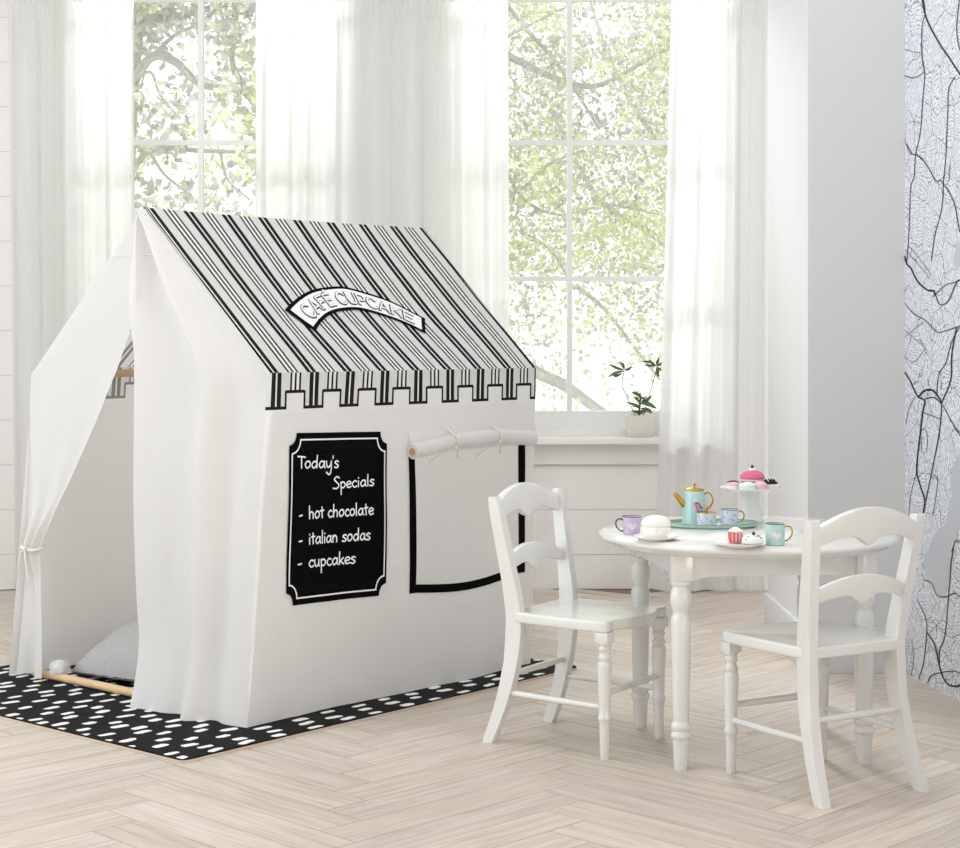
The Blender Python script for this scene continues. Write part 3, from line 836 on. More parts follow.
# front gable: the door flaps hang from it
SLIT = .50; ZSL = 1.085
def edge_v(z):                                     # roof line of the gable
    if z <= ZE: return 0, W_
    t = (z - ZE) / (ZR - ZE); return VR * t, W_ + (VR - W_) * t
def front_u(v, z):
    h = max(0, 1 - z / ZE)
    return -.004 + .008 * nz(v * 6, z * 1.6, 4) * min(1, (ZR - z) * 3) + .010 * sin(v * 22 + 1.5 * nz(v * 3, z, 7)) * sstep(1.0, .2, z) * .35
def right_flap(a, z):
    """a 0 at the tent's near corner, 1 at the door edge"""
    lo, _ = edge_v(z)
    hi = SLIT + .022 * sstep(.95, 1.09, z) * sstep(1.30, 1.09, z) if z > .9 else SLIT
    h = max(0, 1 - (z - ZB) / (ZE - ZB))
    inn = hi - .078 * max(0, (h - .78) / .22) ** 1.6
    v = lo + (inn - lo) * a
    flare = -.068 * h * (1 - a) - (.100 * max(0, (h - .80) / .20) ** 1.5) * a
    wob = front_u(v, z) * (.25 + .75 * min(1, a * 6)) if z < ZR - .02 else 0
    corner = .0105 * (1 - a) ** 8 * (1 if z < ZE else 0)
    fold = .024 * sin(a * 10 + 1.2 * z + 2.6 * nz(a * 2.2, z * 1.3, 9)) + .015 * nz(a * 6, z * 2.6, 2.2) * sstep(.02, .2, h) * min(1, a * 5) * min(1, (1 - a) * 4)
    u = flare + wob + fold + corner
    if z >= ZE: t = (ZR - z) / (ZR - ZE); k = (1 - a) ** 10; u = u * (1 - k) + (.001 * (1 - t) + .016 * t) * k
    off = .003 * (1 - a) ** 8 if z >= ZE else 0
    return Vector((u, v - off, z + off))
zf = lin_sp(ZB, ZE, 34) + lin_sp(ZE, ZR - .004, 18)[1:]
g = G(); g.grid(right_flap, lin_sp(0, 1, 30), zf, flip=True); g.build('door_flap', M['canvas'], tent, angle=0)
ZTIE = .388
INNER = [(0.0, .900), (.05, .906), (.20, .922), (.30, .938), (.36, .956), (ZTIE, .962), (.4445, .924), (.597, .800), (.773, .684), (.93, .593), (1.03, .545), (ZSL, .522), (1.12, SLIT), (1.5, SLIT)]
def left_flap(a, z):
    """a 0 at the door edge, 1 at the outer corner"""
    _, hi = edge_v(z)
    lo = interp(INNER, z)
    if z < ZE:
        h = 1 - z / ZE; hi = W_ + .012 * sin(pi * min(1, h * 1.6)) + .006 * max(0, (ZTIE - z) / ZTIE)
    v = lo + (hi - lo) * a
    gather = exp(-((z - ZTIE) / .10) ** 2); up = sstep(ZSL, ZTIE + .1, z) * sstep(ZTIE - .35, ZTIE, z)
    u = front_u(v, z) * .6
    u += -.022 * gather * sin(pi * a) + .014 * sin(a * 15 + 1.2 * sin(z * 5)) * (gather * .8 + .35 * up) * (1 if z < ZSL else 0)
    u += -.034 * max(0, (ZTIE - z) / ZTIE) - .016 * sin(a * 6.5 + .6) * max(0, (ZTIE - z) / ZTIE)
    # rolled door edge
    if z < ZSL: u += -.020 * exp(-(a / .10) ** 2) * up
    if z >= ZE: t = (ZR - z) / (ZR - ZE); k = a ** 10; u = u * (1 - k) + (.001 * (1 - t) + .016 * t) * k
    return Vector((u, v, z))
g = G(); g.grid(left_flap, lin_sp(0, 1, 36), lin_sp(ZB + .008, ZE, 52) + lin_sp(ZE, ZR - .004, 20)[1:])
fl = g.build('door_flap', M['canvas'], tent, angle=0)
g = G()
ring = []
for k in range(25):
    a = 2 * pi * k / 24; ring.append((-.012 - .030 * cos(a), .992 + .038 * sin(a), ZTIE + .004 * sin(2 * a)))
g.tube(ring, .005, 8)
g.tube([(-.042, .985, ZTIE), (-.050, .978, ZTIE - .01), (-.05, .97, ZTIE - .05), (-.047, .963, ZTIE - .085)], .003, 6)
g.tube([(-.042, .985, ZTIE), (-.052, .995, ZTIE - .01), (-.054, 1.0, ZTIE - .045)], .003, 6)
g.lathe([(0, -.007), (.007, -.004), (.008, .003), (0, .008)], 10, (-.046, .984, ZTIE))
g.build('tie_back', M['tie'], fl)
# back wall
def back(a, z):
    lo, hi = edge_v(z); lo_f = .0; v = lo + (hi - lo) * a
    h = max(0, 1 - z / ZE); return Vector((L_ + .02 * h * (a) - .028 * h * (1 - a) ** 4 + .008 * nz(v * 4, z * 2, 3) * (1 if z < ZR - .02 else 0), v, z))
g = G(); g.grid(back, lin_sp(0, 1, 20), lin_sp(ZB, ZE, 20) + lin_sp(ZE, ZR - .004, 12)[1:]); g.build('back_panel', M['canvas'], tent, angle=0)
# centre seam on the gable and cross seam
g = G()
g.tube([Vector((right_flap(1, z)[0] - .002, VR + (.0), z)) for z in lin_sp(ZSL + .02, ZR - .02, 12)], .0022, 6)
zc = side_at(0, 0)[1] * 0 + 1.235
g.tube([Vector((front_u(v, zc) * .6 - .0035, v, zc)) for v in lin_sp(edge_v(zc)[0] + .01, edge_v(zc)[1] - .01, 14)], .0014, 6)
g.build('gable_seam', M['canvas'], tent)
# frame of wooden dowels
fr = bpy.data.objects.new('frame', None); COL.objects.link(fr); fr.parent = tent
def pole(name, a, b, r=.011):
    g = G(); g.tube([a, b], r, 14); return g.build(name, M['wood'], fr)
pole('floor_rail', (-.010, .035, .0235), (-.010, W_ - .03, .0235), .012)
pole('eave_rail', (.03, W_ - .03, ZE - .018), (L_ - .05, W_ - .03, ZE - .018), .012)

# ---- window trim and shade on the near side
bt = []
def border(s0, s1, z0f, z1f, ns, nzz):
    def fn(a, b):
        s = s0 + (s1 - s0) * a; z0, z1 = z0f(s), z1f(s); return side(s, z0 + (z1 - z0) * b, .0025)
    g.grid(fn, lin_sp(0, 1, ns), lin_sp(0, 1, nzz))
g = G()
sl0, sr1 = side_at(409.0, 500)[0], side_at(524.5, 500)[0]
bw = .024
border(sl0, wl, lambda s: win_z(wl) - bw, lambda s: wtop - .004, 3, 24)
border(wr, sr1, lambda s: win_z(wr) - bw, lambda s: wtop - .004, 3, 24)
border(wl, wr, lambda s: win_z(s) - bw, lambda s: win_z(s), 20, 3)
wb = g.build('window_border', M['black'], tent, angle=0)
shade = bpy.data.objects.new('roll_up_shade', None); COL.objects.link(shade); shade.parent = tent
s_l, s_r = side_at(408, 430)[0], side_at(534.5, 430)[0]
z_top = side_at(408, 430)[1]
ztl = side_at(470, 428)[1]
g = G(); g.grid(lambda s, z: side(s, z, .004 + .008 * (1 - (z - (ztl - .06)) / .06)), lin_sp(s_l, s_r, 20), lin_sp(ztl - .06, ztl, 4)); g.build('shade_cloth', M['canvas'], shade, angle=0)
st = [side_at(447.5, 440)[0], side_at(490.5, 440)[0]]
rl = side_at(415.5, 451)
roll = []
n = 40
zr_tab = [(s_l, side_at(413, 451)[1]), (st[0], side_at(447, 441)[1]), (st[1], side_at(490, 436)[1]), (s_r, side_at(534, 438.5)[1])]
def roll_c(s): return Vector((side(s, .75)[0], -.026, interp(zr_tab, s)))
pts = smooth_line([roll_c(s) for s in (s_l - .004, (s_l + st[0]) / 2, st[0], (st[0] + st[1]) / 2, st[1], (st[1] + s_r) / 2, s_r - .042)], 6)
rad = []
for p in pts:
    d = min(abs(p.x - side(t, .75)[0]) for t in st); rad.append(.0222 - .0035 * exp(-(d / .018) ** 2))
g = G(); g.tube(pts, rad, 20); g.build('shade_roll', M['canvas'], shade)
e = (pts[0] - pts[1]).normalized()
g = G(); g.tube([pts[0] + e * -.004, pts[0] + e * .003], .0105, 16); g.build('dowel', paint('brown_dowel', (196, 156, 116), .7), shade)
for q, t in enumerate(st):
    c = roll_c(t); g = G()
    g.tube([(c.x, -.006, ztl + .004), (c.x, -.030, c.z + .021), (c.x, -.048, c.z + .010), (c.x, -.050, c.z - .008), (c.x - .002, -.034, c.z - .022), (c.x, -.012, c.z - .018)], .0028, 7)
    k = Vector((c.x - .004, -.044, c.z - .018))
    g.lathe([(0, -.005), (.006, -.002), (.006, .003), (0, .006)], 8, tuple(k))
    for dx, dz in ((-.075, -.038), (.055, -.030)):
        if q == 1: dx, dz = dx * .95, dz * 1.1
        g.tube(smooth_line([k, k + Vector((dx * .4, .012, dz * .25)), k + Vector((dx * .8, .034, dz * .8)), k + Vector((dx, .038, dz * 1.15))], 5), .0022, 6)
    g.build('tie', M['tie'], shade)

# ---- menu board print
corners = dict(tl=side_at(288.8, 433), tr=side_at(386.3, 431.5), bl=side_at(285.4, 606.5), br=side_at(385, 595))
def board_uv(a, b):
    """a across 0..1, b down 0..1 -> (s, z) inside the print's quadrilateral"""
    t = [corners['tl'][i] + (corners['tr'][i] - corners['tl'][i]) * a for i in (0, 1)]
    d = [corners['bl'][i] + (corners['br'][i] - corners['bl'][i]) * a for i in (0, 1)]
    return (t[0] + (d[0] - t[0]) * b, t[1] + (d[1] - t[1]) * b)
BW = corners['tr'][0] - corners['tl'][0]; BH = corners['tl'][1] - corners['bl'][1]
def board_pt(x, y, off):                           # x, y in metres from the board's upper left corner, y down
    s, z = board_uv(x / BW, y / BH); return side(max(s, 0.001), z, off)
NR = .034
def notch(y):
    d = min(y, BH - y); return sqrt(max(0, NR * NR - d * d)) * .74 if d < NR else 0
rows = [NR * (1 - cos(pi / 2 * k / 8)) for k in range(9)]
ys = sorted(set(rows + [BH - r for r in rows] + lin_sp(NR, BH - NR, 24)))
g = G()
vs = []; nx = 18
g.grid(lambda a, y: board_pt(notch(y) + (BW - 2 * notch(y)) * a, y, .003), lin_sp(0, 1, nx), ys, flip=True)
board = g.build('menu_board', M['black'], tent, angle=0)
ins = .013; iy = .024
def arc(cx_, cy_, a0, a1, r, n=8): return [(cx_ + r * cos(a0 + (a1 - a0) * k / n), cy_ + r * sin(a0 + (a1 - a0) * k / n)) for k in range(n + 1)]
ra = .036
def sq(p, m): return [(m + (x - m) * .8, y) for x, y in p]
q0 = sq(arc(ins - .004, iy - .006, pi / 2, 0, ra), ins); q1 = sq(arc(BW - ins + .004, iy - .006, pi, pi / 2, ra), BW - ins)
q2 = sq(arc(BW - ins + .004, BH - iy + .006, -pi / 2, -pi, ra), BW - ins); q3 = sq(arc(ins - .004, BH - iy + .006, 0, -pi / 2, ra), ins)
def dense(a, b, n=12): return [(a[0] + (b[0] - a[0]) * k / n, a[1] + (b[1] - a[1]) * k / n) for k in range(1, n)]
loop = q0 + dense(q0[-1], q1[0]) + q1 + dense(q1[-1], q2[0]) + q2 + dense(q2[-1], q3[0]) + q3 + dense(q3[-1], q0[0]) + [q0[0]]
g = G(); ribbon(g, loop, .0042, lambda x, y: board_pt(x, y, .0042)); g.build('border_line', M['chalk'], board, angle=0)

GL = {
 'o': ([[(.75, .9), (.4, 1), (.08, .55), (.35, .02), (.78, .35), (.75, .9), (.5, 1.02)]], .98),
 'a': ([[(.78, .85), (.45, 1), (.08, .5), (.32, .03), (.68, .3), (.82, .95)], [(.82, .98), (.80, .3), (.95, .02)]], 1.03),
 'd': ([[(.80, .8), (.45, .98), (.08, .48), (.32, .02), (.68, .25), (.82, .7)], [(.86, 1.85), (.83, .9), (.84, .02)]], 1.08),
 'y': ([[(.08, 1), (.15, .35), (.40, .08), (.70, .45), (.80, 1)], [(.80, 1), (.80, 0), (.70, -.75), (.45, -.98), (.10, -.65)]], .95),
 "'": ([[(.15, 1.75), (.10, 1.35)]], .30),
 's': ([[(.68, .88), (.38, 1), (.12, .76), (.38, .52), (.64, .26), (.38, .0), (.04, .1)]], .78),
 'T': ([[(-.05, 1.72), (.5, 1.68), (1.05, 1.60)], [(.48, 1.68), (.50, .8), (.50, 0)]], .95),
 'S': ([[(1.0, 1.65), (.6, 1.88), (.2, 1.5), (.55, 1.02), (.92, .55), (.6, .03), (.02, .12)]], 1.12),
 'p': ([[(.12, 1), (.15, 0), (.16, -.98)], [(.14, .7), (.45, 1), (.80, .6), (.55, .06), (.16, .15)]], .95),
 'e': ([[(.10, .48), (.50, .52), (.78, .72), (.55, 1), (.22, .85), (.08, .42), (.35, .02), (.80, .15)]], .90),
 'c': ([[(.72, .86), (.42, 1), (.08, .5), (.38, .0), (.76, .14)]], .84),
 'i': ([[(.15, .95), (.16, 0)], [(.15, 1.35), (.17, 1.45)]], .42),
 'l': ([[(.16, 1.85), (.15, .9), (.17, 0)]], .42),
 '-': ([[(0, .5), (.48, .58)]], .95),
 'h': ([[(.12, 1.85), (.12, .9), (.13, 0)], [(.13, .55), (.40, 1), (.70, .75), (.72, 0)]], .95),
 't': ([[(.30, 1.6), (.30, .7), (.34, .0)], [(.0, 1.02), (.62, 1.10)]], .70),
 'n': ([[(.12, 1), (.12, .4), (.13, 0)], [(.13, .6), (.40, 1), (.70, .7), (.72, 0)]], .95),
 'u': ([[(.10, 1), (.12, .35), (.38, .03), (.68, .35), (.74, 1)], [(.74, 1), (.74, .4), (.80, 0)]], .98),
 'k': ([[(.12, 1.85), (.12, .9), (.13, 0)], [(.70, .98), (.40, .65), (.15, .42)], [(.25, .5), (.50, .25), (.78, 0)]], .86),
 ' ': ([], .62)}
def write(g, text, p0, p1, xh, wd, sel):
    """text between two baseline pixels of the photograph, laid on the board; only the characters sel[0] .. sel[1] - 1"""
    a, b = Vector(side_at(*p0)), Vector(side_at(*p1))
    tot = sum(GL[c][1] for c in text) - .15
    ex = (b - a) / tot; x = 0
    for n_, c in enumerate(text):
        strokes, adv = GL[c]
        for st_ in (strokes if sel[0] <= n_ < sel[1] else []):
            pts = [a + ex * (x + px_) + Vector((0, xh)) * py_ for px_, py_ in st_]
            pts = [(p.x, p.y) for p in pts]
            ribbon(g, smooth_line(pts, 5) if len(pts) > 2 else pts, wd, lambda s, z: side(s, z, .0042), cap=.3)
        x += adv
sc = 4.45 / F
for txt, q0, q1, xh, wd in (("Today's", (297, 468.3), (337.2, 467.5), 7.0, .0042), ("Specials", (331.8, 488.9), (372.6, 485.4), 6.6, .0040),
                            ("- hot chocolate", (298.4, 519.4), (372, 514.3), 7.0, .0042), ("- italian sodas", (298.0, 545.0), (368.8, 539.5), 7.0, .0042),
                            ("- cupcakes", (297.0, 568.0), (353.8, 563.0), 7.0, .0042)):
    k0 = 0
    for word in txt.split(' '):
        g = G(); write(g, txt, q0, q1, xh * sc, wd, (k0, k0 + len(word))); k0 += len(word) + 1; g.build('lettering', M['chalk'], board, angle=0)

# ---- arched sign on the near roof slope
pts = {k: Vector(roof_at(*p)) for k, p in dict(ol=(286, 307.5), om=(343, 282.5), orr=(427, 315), il=(316.5, 329.5), im=(356, 306), ir=(427, 331)).items()}
def circ(a, b, c):
    d = 2 * (a.x * (b.y - c.y) + b.x * (c.y - a.y) + c.x * (a.y - b.y))
    ux = (a.length_squared * (b.y - c.y) + b.length_squared * (c.y - a.y) + c.length_squared * (a.y - b.y)) / d
    uy = (a.length_squared * (c.x - b.x) + b.length_squared * (a.x - c.x) + c.length_squared * (b.x - a.x)) / d
    return Vector((ux, uy)), (a - Vector((ux, uy))).length
def bez(a, m, b, t):                              # curve through a, m (t = .5), b
    c = m * 2 - (a + b) / 2; return a * (1 - t) ** 2 + c * (2 * t * (1 - t)) + b * t * t
SIGN_DEBUG = pts
mo = bez(pts['ol'], pts['om'], pts['orr'], .5)
def sign_pt(t, r):                                # t along 0..1, r 0 outer edge .. 1 inner edge
    return bez(pts['ol'], pts['om'], pts['orr'], t) * (1 - r) + bez(pts['il'], pts['im'], pts['ir'], t) * r
g = G(); g.grid(lambda t, r: roof_map(*sign_pt(t, r), .003), lin_sp(0, 1, 40), lin_sp(0, 1, 6), flip=True)
sg = g.build('roof_sign', M['black'], tent, angle=0)
m_ = .115
g = G(); g.grid(lambda t, r: roof_map(*sign_pt(t, r), .0042), lin_sp(.026, .980, 38), lin_sp(m_, 1 - m_, 6), flip=True)
g.build('sign_face', M['sign_white'], sg, angle=0)
CAP = {
 'C': ([[(.82, .82), (.55, 1), (.22, .88), (.08, .5), (.22, .12), (.55, 0), (.82, .18)]], .98, True),
 'A': ([[(.02, 0), (.42, 1), (.82, 0)], [(.18, .36), (.66, .36)]], .92, False),
 'F': ([[(.74, 1), (.1, 1), (.1, 0)], [(.1, .52), (.62, .52)]], .84, False),
 'E': ([[(.74, 1), (.1, 1), (.1, 0), (.74, 0)], [(.1, .52), (.62, .52)]], .86, False),
 'U': ([[(.08, 1), (.08, .4), (.2, .06), (.45, 0), (.7, .06), (.8, .4), (.8, 1)]], .98, False),
 'P': ([[(.1, 0), (.1, 1), (.55, 1), (.76, .85), (.72, .58), (.5, .46), (.1, .46)]], .88, False),
 'K': ([[(.1, 1), (.1, 0)], [(.76, 1), (.12, .45)], [(.34, .64), (.8, 0)]], .90, False),
 '^': ([[(-.50, 1.16), (-.30, 1.34)]], 0, False), ' ': ([], .45, False)}
def sign_text(g, text, wd, off, dt=0, dr=0, mi=0, sel=None):
    tot = sum(CAP[c][1] for c in text); x = 0; t0, t1 = .075, .945
    for n_, c in enumerate(text):
        st_, adv, smo = CAP[c]
        for s_ in (st_ if sel[0] <= n_ < sel[1] else []):
            q = [(x + a, b) for a, b in s_]; q = smooth_line(q, 4) if smo else q
            # finer steps so that straight strokes follow the arch
            d = [q[0]]
            for p0_, p1_ in zip(q, q[1:]):
                for k in range(1, 4): d.append((p0_[0] + (p1_[0] - p0_[0]) * k / 3, p0_[1] + (p1_[1] - p0_[1]) * k / 3))
            pp = [sign_pt(t0 + (t1 - t0) * a / tot + dt, 0.745 - .47 * b + dr) for a, b in d]
            ribbon(g, [(p.x, p.y) for p in pp], wd, lambda s, dd: roof_map(s, dd, off), mi, cap=.35)
        x += adv
TXT = 'CAFE^ CUPCAKE'
ink2 = paint('charcoal_ink', (60, 60, 62), .8)
for sel in ((0, 5), (6, 13)):
    g = G(); sign_text(g, TXT, .0080, .0050, -.005, .03, 0, sel); sign_text(g, TXT, .0092, .0053, 0, 0, 0, sel); sign_text(g, TXT, .0056, .0062, 0, 0, 1, sel)
    g.build('lettering', [ink2, M['sign_white']], sg, angle=0)

# ================================================================== PILLOW
pil = thing('plush_pillow', 'fluffy grey pillow with white pom-pom lying inside the tent doorway', 'pillow', OT + UD * .325 + VD * .615, TROT + radians(6))
def pillow(a, b, s):
    x, y = a, b
    r = max(abs(x), abs(y)); e = (1 - abs(x) ** 3.0) * (1 - abs(y) ** 3.0)
    pinch = 1 - .07 * (1 - max(0, abs(x * y)) ** .5) * r
    h = max(0, e) ** .55
    if s > 0: z_ = .034 + .165 * h * (1 + .12 * nz(x * 1.6, y * 1.6, 5)) + .004 * nz(x * 30, y * 30, 2) + .0035 * nz(x * 60, y * 60, 9)
    else: z_ = .032 - .018 * h
    return Vector((x * .265 * pinch, y * .285 * pinch, max(z_, .0125)))
us = [sin(pi / 2 * k) for k in lin_sp(-1, 1, 110)]
g = G(); g.grid(lambda a, b: pillow(a, b, 1), us, us); g.grid(lambda a, b: pillow(a, b, -1), us, us, flip=True)
pb = g.build('cushion', M['fur'], pil, angle=0)
rr = random.Random(9)
pc = Vector((-.300, .290, .048))
vs, fs = [], []
g = G(); g.lathe([(0, -.024)] + [(.024 * cos(a), .024 * sin(a)) for a in lin_sp(-1.3, 1.3, 8)] + [(0, .024)], 14, tuple(pc))
for k in range(1100):
    d = Vector((rr.gauss(0, 1), rr.gauss(0, 1), rr.gauss(0, 1))).normalized(); t = d.orthogonal().normalized() * .0014
    p = pc + d * .021; g.add([p - t, p + t, p + d * rr.uniform(.007, .012) + Vector((rr.gauss(0, .002), rr.gauss(0, .002), 0))], [[0, 1, 2]])
g.tube([pc, Vector((-.258, .276, .034))], .003, 6)
g.build('pompom', M['pom'], pil)

# ================================================================== TABLE
TC = Vector((.661, 4.254, 0)); TZ = .530
TR = radians(6.9)
table = thing('play_table', 'round white wooden table with turned legs set for a tea party', 'table', TC, TR)
R = .368
g = G(); g.lathe([(0, TZ - .030), (R - .026, TZ - .030), (R - .020, TZ - .0285), (R - .014, TZ - .023), (R - .006, TZ - .0185), (R - .001, TZ - .015), (R, TZ - .010), (R - .002, TZ - .007), (R - .009, TZ - .0035), (R - .013, TZ), (0, TZ)], 128)
g.build('tabletop', M['furniture'], table, angle=50)
hs = .221
LEGP = [(.0155, 0), (.0165, .012), (.0195, .062), (.0200, .070), (.0235, .074), (.0245, .080), (.0215, .087), (.0195, .090), (.0225, .094), (.0235, .101), (.0215, .108), (.0190, .112),
        (.0195, .120), (.0215, .20), (.0235, .30), (.0240, .345), (.0225, .356), (.0190, .362), (.0185, .366), (.0215, .374), (.0250, .388), (.0258, .400), (.0240, .414), (.0205, .422), (.0200, .426), (.0235, .430), (.0240, .434), (.0235, .438), (.0235, .440)]
for sx in (1, -1):
    for sy in (1, -1):
        g = G(); g.lathe(LEGP, 28, (sx * hs, sy * hs, 0))
        g.box((sx * hs - .024, sy * hs - .024, .440), (sx * hs + .024, sy * hs + .024, TZ - .030), bevel=.002)
        g.build('leg', M['furniture'], table)
def apron(ax):
    for s in (1, -1):
        g = G(); pts = []
        n = 20; h0 = hs - .024
        for k in range(n + 1):
            x = -h0 + 2 * h0 * k / n; e = max(0, 1 - (h0 - abs(x)) / .055)
            pts.append((x, .449 - .008 * e ** 1.5))
        pts += [(h0, TZ - .0302), (-h0, TZ - .0302)]
        g.prism(pts, 1 if ax == 0 else 0, s * (hs + .004) - .009, s * (hs + .004) + .009)
        g.build('apron', M['furniture'], table, smooth=False)
apron(0); apron(1)

# ================================================================== CHAIRS
def make_chair(label):
    root = thing('play_chair', label, 'chair', group='white play chairs at the round table')
    SH = .330
    # seat
    half = [(-.125, 0), (-.125, .098), (-.128, .126), (-.120, .136), (-.06, .146), (.06, .155), (.135, .157), (.158, .154), (.166, .144), (.165, .130), (.161, .116), (.163, .100), (.174, .080), (.184, .050), (.188, .020), (.188, 0)]
    h = [Vector(p) for p in half]
    sm = smooth_line(h[3:], 4); hh = h[:3] + sm
    ol = [(p.x, p.y) for p in hh] + [(p.x, -p.y) for p in hh[::-1]]
    cl = []
    for p in ol:
        if not cl or (Vector(p) - Vector(cl[-1])).length > 5e-4: cl.append(p)
    if (Vector(cl[0]) - Vector(cl[-1])).length < 5e-4: cl.pop()
    g = G(); g.prism(cl, 2, SH - .026, SH, bevel=.006, seg=3); g.build('seat', M['furniture'], root, angle=40)
    # rear posts: swept back above and below the seat
    xc = [(0, -.178), (.05, -.158), (.10, -.141), (.16, -.125), (.22, -.1145), (.28, -.1095), (.33, -.1105), (.38, -.1165), (.43, -.125), (.48, -.134), (.53, -.143), (.58, -.151), (.612, -.157)]
    wd = [(0, .029), (.10, .034), (.20, .040), (.28, .045), (.34, .043), (.42, .036), (.50, .032), (.58, .030), (.600, .030), (.612, .022)]
    zsamp = lin_sp(0, .612, 30)
    cs = smooth_line([(z, x) for z, x in xc], 4)
    ctab = [(p.x, p.y) for p in cs]
    for s in (1, -1):
        yb = [(p.x, p.y) for p in smooth_line([(0, .141), (.15, .131), (.30, .1255), (.45, .136), (.612, .151)], 5)]
        g = G(); bm = bmesh.new(); rings = []
        for z in zsamp:
            c, w, y = interp(ctab, z), interp(wd, z) / 2, interp(yb, z) * s; t = .0125
            rings.append([bm.verts.new((c + a, y + b, z)) for a, b in ((-w, -t), (w, -t), (w, t), (-w, t))])
        for r0, r1 in zip(rings, rings[1:]):
            for k in range(4): bm.faces.new((r0[k], r0[(k + 1) % 4], r1[(k + 1) % 4], r1[k]))
        bm.faces.new(rings[0][::-1]); bm.faces.new(rings[-1])
        es = [e for e in bm.edges if abs(e.verts[0].co.z - e.verts[1].co.z) > .005] + [e for e in rings[-1][0].link_faces[0].edges if e.verts[0].co.z > .61]
        bmesh.ops.bevel(bm, geom=list(set(es)), offset=.003, segments=2, profile=.6, affect='EDGES')
        g.bm(bm); g.build('back_post', M['furniture'], root, angle=40)
    # front legs
    prof = [(.0105, 0), (.0115, .004), (.0120, .05), (.0130, .078), (.0135, .083), (.0165, .088), (.0165, .094), (.0140, .099), (.0145, .12), (.0165, .17), (.0178, .205), (.0172, .212), (.0135, .216),
            (.0165, .221), (.0165, .226), (.0130, .230), (.0120, .235), (.0150, .240), (.0158, .245), (.0130, .250), (.0165, .254), (.0165, .258)]
    for s in (1, -1):
        g = G(); g.lathe([(r_, z_ * 1.085) for r_, z_ in prof], 24, (.150, s * .135, 0)); g.box((.150 - .0175, s * .135 - .0175, .258 * 1.085), (.150 + .0175, s * .135 + .0175, SH - .026), bevel=.0015)
        g.build('leg', M['furniture'], root)
    # rails between the posts
    def rail(name, ye, top_end, top_mid, bot_end, bot_mid, dip, thick):
        g = G(); n = 36
        ol = []
        for k in range(n + 1):
            y = -ye + 2 * ye * k / n; t = 1 - (y / ye) ** 2
            ol.append((y, top_end + (top_mid - top_end) * max(0, t)))
        for k in range(n, -1, -1):
            y = -ye + 2 * ye * k / n; a = abs(y) / ye
            arch = bot_end + (bot_mid - bot_end) * sin(pi * min(1, max(0, (1 - a) / .78)) * .62) if a > .22 else None
            zb = bot_end + (bot_mid - bot_end) * sin(pi * (1 - a) ** 1.0 * .72)
            zb -= dip * exp(-(a / .19) ** 2)
            ol.append((y, zb))
        bm_pts = ol
        G2 = G(); G2.prism(bm_pts, 0, -thick / 2, thick / 2, bevel=.003)
        for v in G2.v:
            x = interp(ctab, v.z) - .004 - .010 * (1 - (v.y / ye) ** 2); v.x += x
        G2.build(name, M['furniture'], root, angle=40)
    rail('crest_rail', .140, .592, .636, .553, .573, .017, .020)
    rail('back_slat', .127, .455, .486, .426, .441, .017, .017)
    # stretchers
    def px_(z): return interp(ctab, z)
    for s in (1, -1):
        g = G(); g.tube([(.150, s * .135, .124), (.02, s * .138, .126), (px_(.128), s * .132, .128)], [.007, .008, .007], 12); g.build('stretcher', M['furniture'], root)
    g = G(); g.tube([(.150, -.135, .157), (.150, 0, .157), (.150, .135, .157)], [.007, .0085, .007], 12); g.build('stretcher', M['furniture'], root)
    g = G(); g.tube([(px_(.172), -.130, .172), (px_(.172), 0, .172), (px_(.172), .130, .172)], [.007, .0085, .007], 12); g.build('stretcher', M['furniture'], root)
    return root
chair = make_chair('white wooden play chair facing the table with its back to the tent')
def pose(o, fl, fr_, rl_, rr_):
    f = (Vector(fl) + Vector(fr_)) / 2; r = (Vector(rl_) + Vector(rr_)) / 2
    d = (f - r).normalized(); ang = math.atan2(d.y, d.x); m = (f + r) / 2
    o.location = (m.x + .014 * d.x, m.y + .014 * d.y, 0); o.rotation_euler = (0, 0, ang)
gp = lambda x, y: (on_z(x, y).x, on_z(x, y).y)
pose(chair, gp(658.5, 738), gp(607, 759.5), gp(546, 720.5), gp(491, 742))
chair2 = chair.copy(); COL.objects.link(chair2)
chair2['label'] = 'white wooden play chair seen from behind in front of the grey pillar'
for c in chair.children:
    d = c.copy(); d.parent = chair2; COL.objects.link(d)
pose(chair2, gp(728.5, 772), gp(825, 760), gp(822.5, 806), gp(921, 791))

# ================================================================== TEA PARTY
def on_table(px, py): 
    p = on_z(px, py, TZ); return (p.x, p.y, TZ)
def mug(name, label, px, py, r, h, body, handle, rz, group, decal=None, rimmat=None, taper=1.0):
    t = thing(name, label, 'mug', on_table(px, py), rz, group)
    g = G(); rb = r * taper
    g.lathe([(0, 0), (rb * .92, 0), (rb, .002), (rb + (r - rb) * .5, h * .5), (r, h - .001), (r, h), (r - .002, h), (r - .003, h - .004)], 40); g.build('body', body, t)
    g = G(); g.lathe([(r - .0028, h - .003), (r - .004, h * .4), (rb - .004, .005), (0, .004)], 32); g.build('interior', M['darkrim'], t)
    g = G(); ring = [((r - .0008) * cos(a), (r - .0008) * sin(a), h) for a in lin_sp(0, 2 * pi, 40)]; g.tube(ring, .0011, 6); g.build('rim', rimmat or M['darkrim'], t)
    g = G(); g.tube(smooth_line([(r - .002, 0, h * .84), (r + .010, 0, h * .88), (r + .0165, 0, h * .68), (r + .014, 0, h * .42), (r + .006, 0, h * .24), (r - .002, 0, h * .18)], 6), .0017, 8); g.build('handle', handle, t)
    if decal: decal(t, r, h, rz)
    return t
